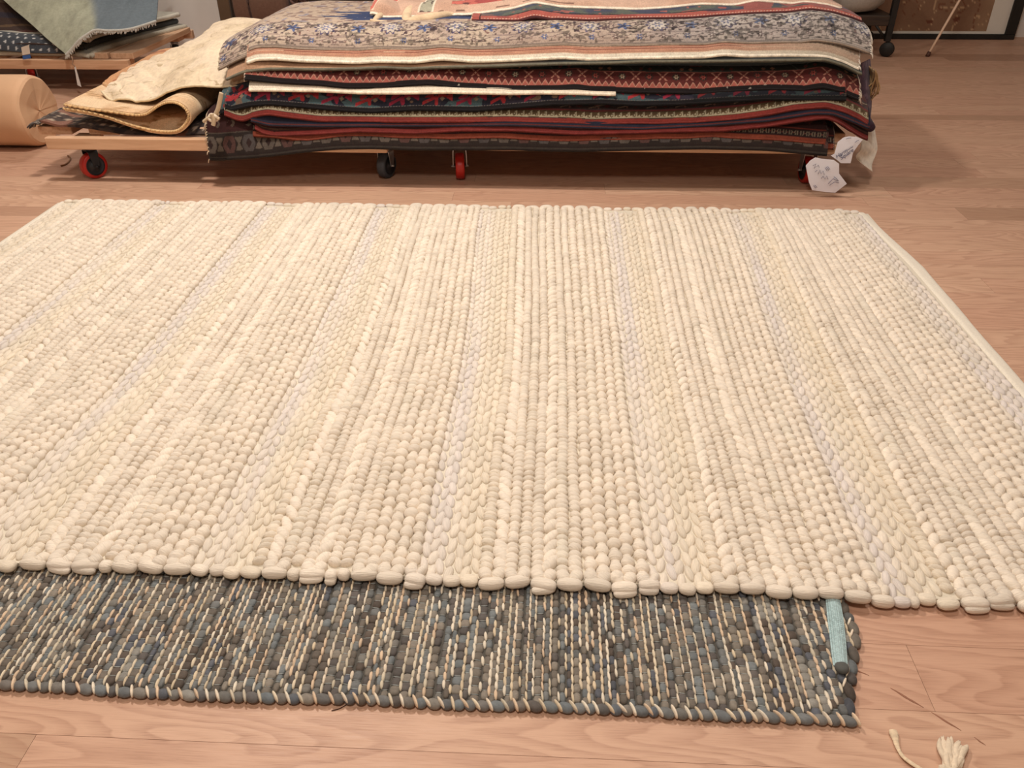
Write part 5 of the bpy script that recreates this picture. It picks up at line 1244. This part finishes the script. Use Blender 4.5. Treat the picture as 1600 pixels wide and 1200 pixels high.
# ------------------------------------------------------------------ behind the stack
def back_middle():
    root = tag(empty('dark_cabinet', (-0.6, 6.9, 0)), 'tall dark cabinet standing against the wall behind the rug stack', 'cabinet')
    m = MB(); m.box((-2.54, 6.62, 0.0), (1.90, 7.05, 1.9), .006, col=lin((52, 46, 40))); m.build('carcass', M['darkwood'], root, smooth=False)
    m = MB(); m.box((-2.56, 6.585, 0.0), (-2.47, 6.62, 1.9), .004, col=lin((104, 82, 62))); tag(m.build('side_post', M['vcol'], root, smooth=False), 'lighter brown post at the left')
    for k in range(4):
        x0 = -2.45 + k * 1.085
        m = MB(); m.box((x0, 6.60, 0.06), (x0 + 1.06, 6.622, 1.84), .004); d = m.build('door', M['darkwood'], root, smooth=False)
        m = MB(); m.tube([(x0 + .98, 6.59, 0.92), (x0 + .98, 6.57, 0.94), (x0 + .98, 6.57, 1.06), (x0 + .98, 6.59, 1.08)], .006, 8); m.build('handle', M['steel'], d)
    # brown leather-like roll of rugs lying behind the beige cloth
    root = tag(empty('rolled_rug', (-2.0, 6.1, 0.2)), 'brown wrapped roll lying behind the beige rug, its gathered end pointing right', 'roll')
    a = np.linspace(0, 2 * np.pi, 48); cy, cz, R = 6.12, 0.50, 0.19
    xs = np.linspace(-2.20, -1.86, 30); G_ = []
    for x in xs:
        rr = R * (1 + .06 * (fbm(np.cos(a) * 2 + x * 3, np.sin(a) * 2, 601) - .5))
        G_.append(np.stack([np.full(48, x), cy + rr * np.cos(a), cz + rr * np.sin(a)], 1))
    E = G_[-1]
    for k, dx in ((.93, .02), (.7, .03), (.4, .02), (.02, .01)): G_.append(np.array([-1.86 + dx, cy, cz]) + (E - np.array([-1.86, cy, cz])) * [1, k, k])
    G_.insert(0, G_[0] * 0 + np.array([-2.20, cy, cz]) + (G_[0] - np.array([-2.20, cy, cz])) * [1, .02, .02])
    m = MB(); m.grid(np.array(G_), lin((112, 84, 70)), flip=True); m.build('wrapping', M['cloth'], root)
    m = MB(); m.tube(np.stack([np.full(40, -2.09), cy + (R + .004) * np.cos(np.linspace(0, 6.28, 40)), cz + (R + .004) * np.sin(np.linspace(0, 6.28, 40))], 1), .008, 6, lin((70, 50, 44))); m.build('tie_band', M['cloth'], root)
    m = MB()
    for k in range(22):
        an = k * 2.399; rr = .165 * math.sqrt((k + .5) / 22); c = np.array([-1.80, cy + rr * math.cos(an), cz + rr * math.sin(an)])
        q = np.linspace(0, 2 * np.pi * 1.4, 22); m.tube(np.stack([c[0] + .01 * np.sin(q * 2) + .02 * q / 8, c[1] + (.012 + .0025 * q) * np.cos(q), c[2] + (.012 + .0025 * q) * np.sin(q)], 1), .009, 6, lin((120, 90, 80)) * random.uniform(.7, 1.1))
    tag(m.build('gathered_end', M['cloth'], root), 'crinkled rosettes at the end')
    m = MB(); m.box((-2.18, 5.98, 0.0), (-1.80, 6.28, 0.318), .01)
    root = tag(empty('wooden_crate', (-2.02, 6.1, 0)), 'dark wooden crate under the brown wrapped roll', 'crate'); m.build('crate_body', M['darkwood'], root, smooth=False)
    P = np.array([[(-1.3676, 4.72, 0.6396), (-1.3414, 4.72, 0.627), (-1.3262, 4.7, 0.5981)],
     [(-1.3622, 4.7, 0.5916), (-1.3495, 4.7, 0.5821), (-1.33, 4.69, 0.5773)]]); m = MB(); m.slab(cubic_grid(P, 10, 10), .002, lin((226, 206, 186)))
    tag(m.build('paper_tag', M['vcol']), 'small cream paper tag on the far left corner of the stack', 'tag')
back_middle()

# ------------------------------------------------------------------ back right: cart with pouf, framed print, leaning pole
def back_right():
    root = tag(empty('rolling_cart', (2.3, 7.1, 0)), 'dark iron cart on casters holding a pale pouf, back right', 'cart')
    m = MB(); m.box((1.95, 6.90, 0.225), (2.585, 7.42, 0.30), .006); m.build('lower_shelf', M['darkwood'], root, smooth=False)
    m = MB(); m.box((1.95, 6.90, 0.86), (2.62, 7.42, 0.92), .006); m.build('upper_shelf', M['darkwood'], root, smooth=False)
    for (x, y) in ((1.96, 6.91), (2.575, 6.91), (1.96, 7.40), (2.575, 7.40)):
        m = MB(); m.box((x - .022, y - .022, 0.115), (x + .022, y + .022, 0.92), .003); m.build('leg', M['iron'], root, smooth=False)
        m = MB(); m.tube([(x, y, .13), (x + .01, y, .10), (x + .012, y, .06)], .012, 8); f = m.build('caster_fork', M['iron'], root)
        m = MB(); m.lathe([(0, -.014), (.05, -.014), (.055, -.008), (.055, .008), (.05, .014), (0, .014)], (x + .014, y, .0555), (.5, .86, 0), 28); m.build('wheel', M['iron'], f)
        sx = -1 if x > 2.3 else 1
        m = MB(); m.tube([(x + sx * .02, y, .135), (x + sx * .11, y, .228)], .010, 6); m.build('brace', M['iron'], root)
    m = MB(); m.box((1.98, 7.385, 0.05 + .09), (2.56, 7.415, 0.18), .003); m.build('rear_rail', M['iron'], root, smooth=False)
    root = tag(empty('pouf', (2.29, 7.14, .302)), 'pale grey round felt pouf on the shelf of the dark cart', 'pouf')
    m = MB(); m.lathe([(0, 0), (.16, .002), (.235, .02), (.285, .07), (.305, .15), (.30, .24), (.26, .32), (.18, .36), (0, .375)], (2.275, 7.16, .302), (0, 0, 1), 48); m.build('cover', M['wicker'], root)
    m = MB(); a = np.linspace(0, 2 * np.pi, 60); m.tube(np.stack([2.275 + .306 * np.cos(a), 7.16 + .306 * np.sin(a), .302 + .15 + 0 * a], 1), .005, 6); m.build('seam', M['wicker'], root)
    # framed print standing on the floor
    root = tag(empty('framed_print', (3.1, 7.7, 0)), 'large brown print with white mat in a black frame, standing at the back', 'picture')
    y0 = 7.66; x0, x1 = 2.18, 3.92
    for nm, lo, hi in (('frame_rail', (x0, y0, 0), (x1, y0 + .05, .042)), ('frame_rail', (x0, y0, 1.98), (x1, y0 + .05, 2.04)), ('frame_rail', (x0, y0, .042), (x0 + .05, y0 + .05, 1.98)), ('frame_rail', (x1 - .085, y0, .042), (x1, y0 + .05, 1.98))):
        m = MB(); m.box(lo, hi, .004); m.build(nm, M['iron'], root, smooth=False)
    m = MB(); m.box((x0 + .05, y0 + .022, .042), (x1 - .085, y0 + .04, 1.98), .001); m.build('mat_board', M['matboard'], root, smooth=False)
    X, Zg = np.meshgrid(np.linspace(2.30, 3.675, 120), np.linspace(.065, 1.90, 140), indexing='ij')
    col = full(X, (138, 104, 80)); n = fbm(X * 4, Zg * 4, 701)
    col = tint(col, X, Zg, 702, (160, 128, 100), .8, 3, 3); put(col, np.abs(n - .5) < .010, (120, 76, 54)); put(col, np.abs(fbm(X * 7, Zg * 7, 703) - .55) < .008, (196, 160, 124)); 
    put(col, disc(X - 3.40, (Zg - .16) * 1.6, .03), (112, 66, 46)); put(col, disc(X - 3.18, (Zg - .14) * 1.6, .026), (112, 66, 46))
    m = MB(); m.grid(np.stack([X, np.full_like(X, y0 + .019), Zg], -1), col, flip=True); m.build('print', M['vcol'], root)
    # pale pole leaning on the frame
    a = np.array((2.9278, 6.934, 0.02)); d = np.array([.19, .145, .364]); 
    root = tag(empty('leaning_pole', tuple(a)), 'thin pale pole leaning diagonally against the framed print', 'pole')
    m = MB(); e = a + d * ((7.645 - a[1]) / d[1]); m.tube(np.stack([a + (e - a) * t for t in np.linspace(0, 1, 10)]), 0.0095, 12); m.build('shaft', M['brass'], root)
    m = MB(); m.tube(np.stack([a - d * .05, a - d * .01, a + d * .03]), .015, 12); m.build('foot_cap', M['red_brown'], root)
M['red_brown'] = mat_plain('brown_rubber', (84, 50, 38), 0.6)
back_right()
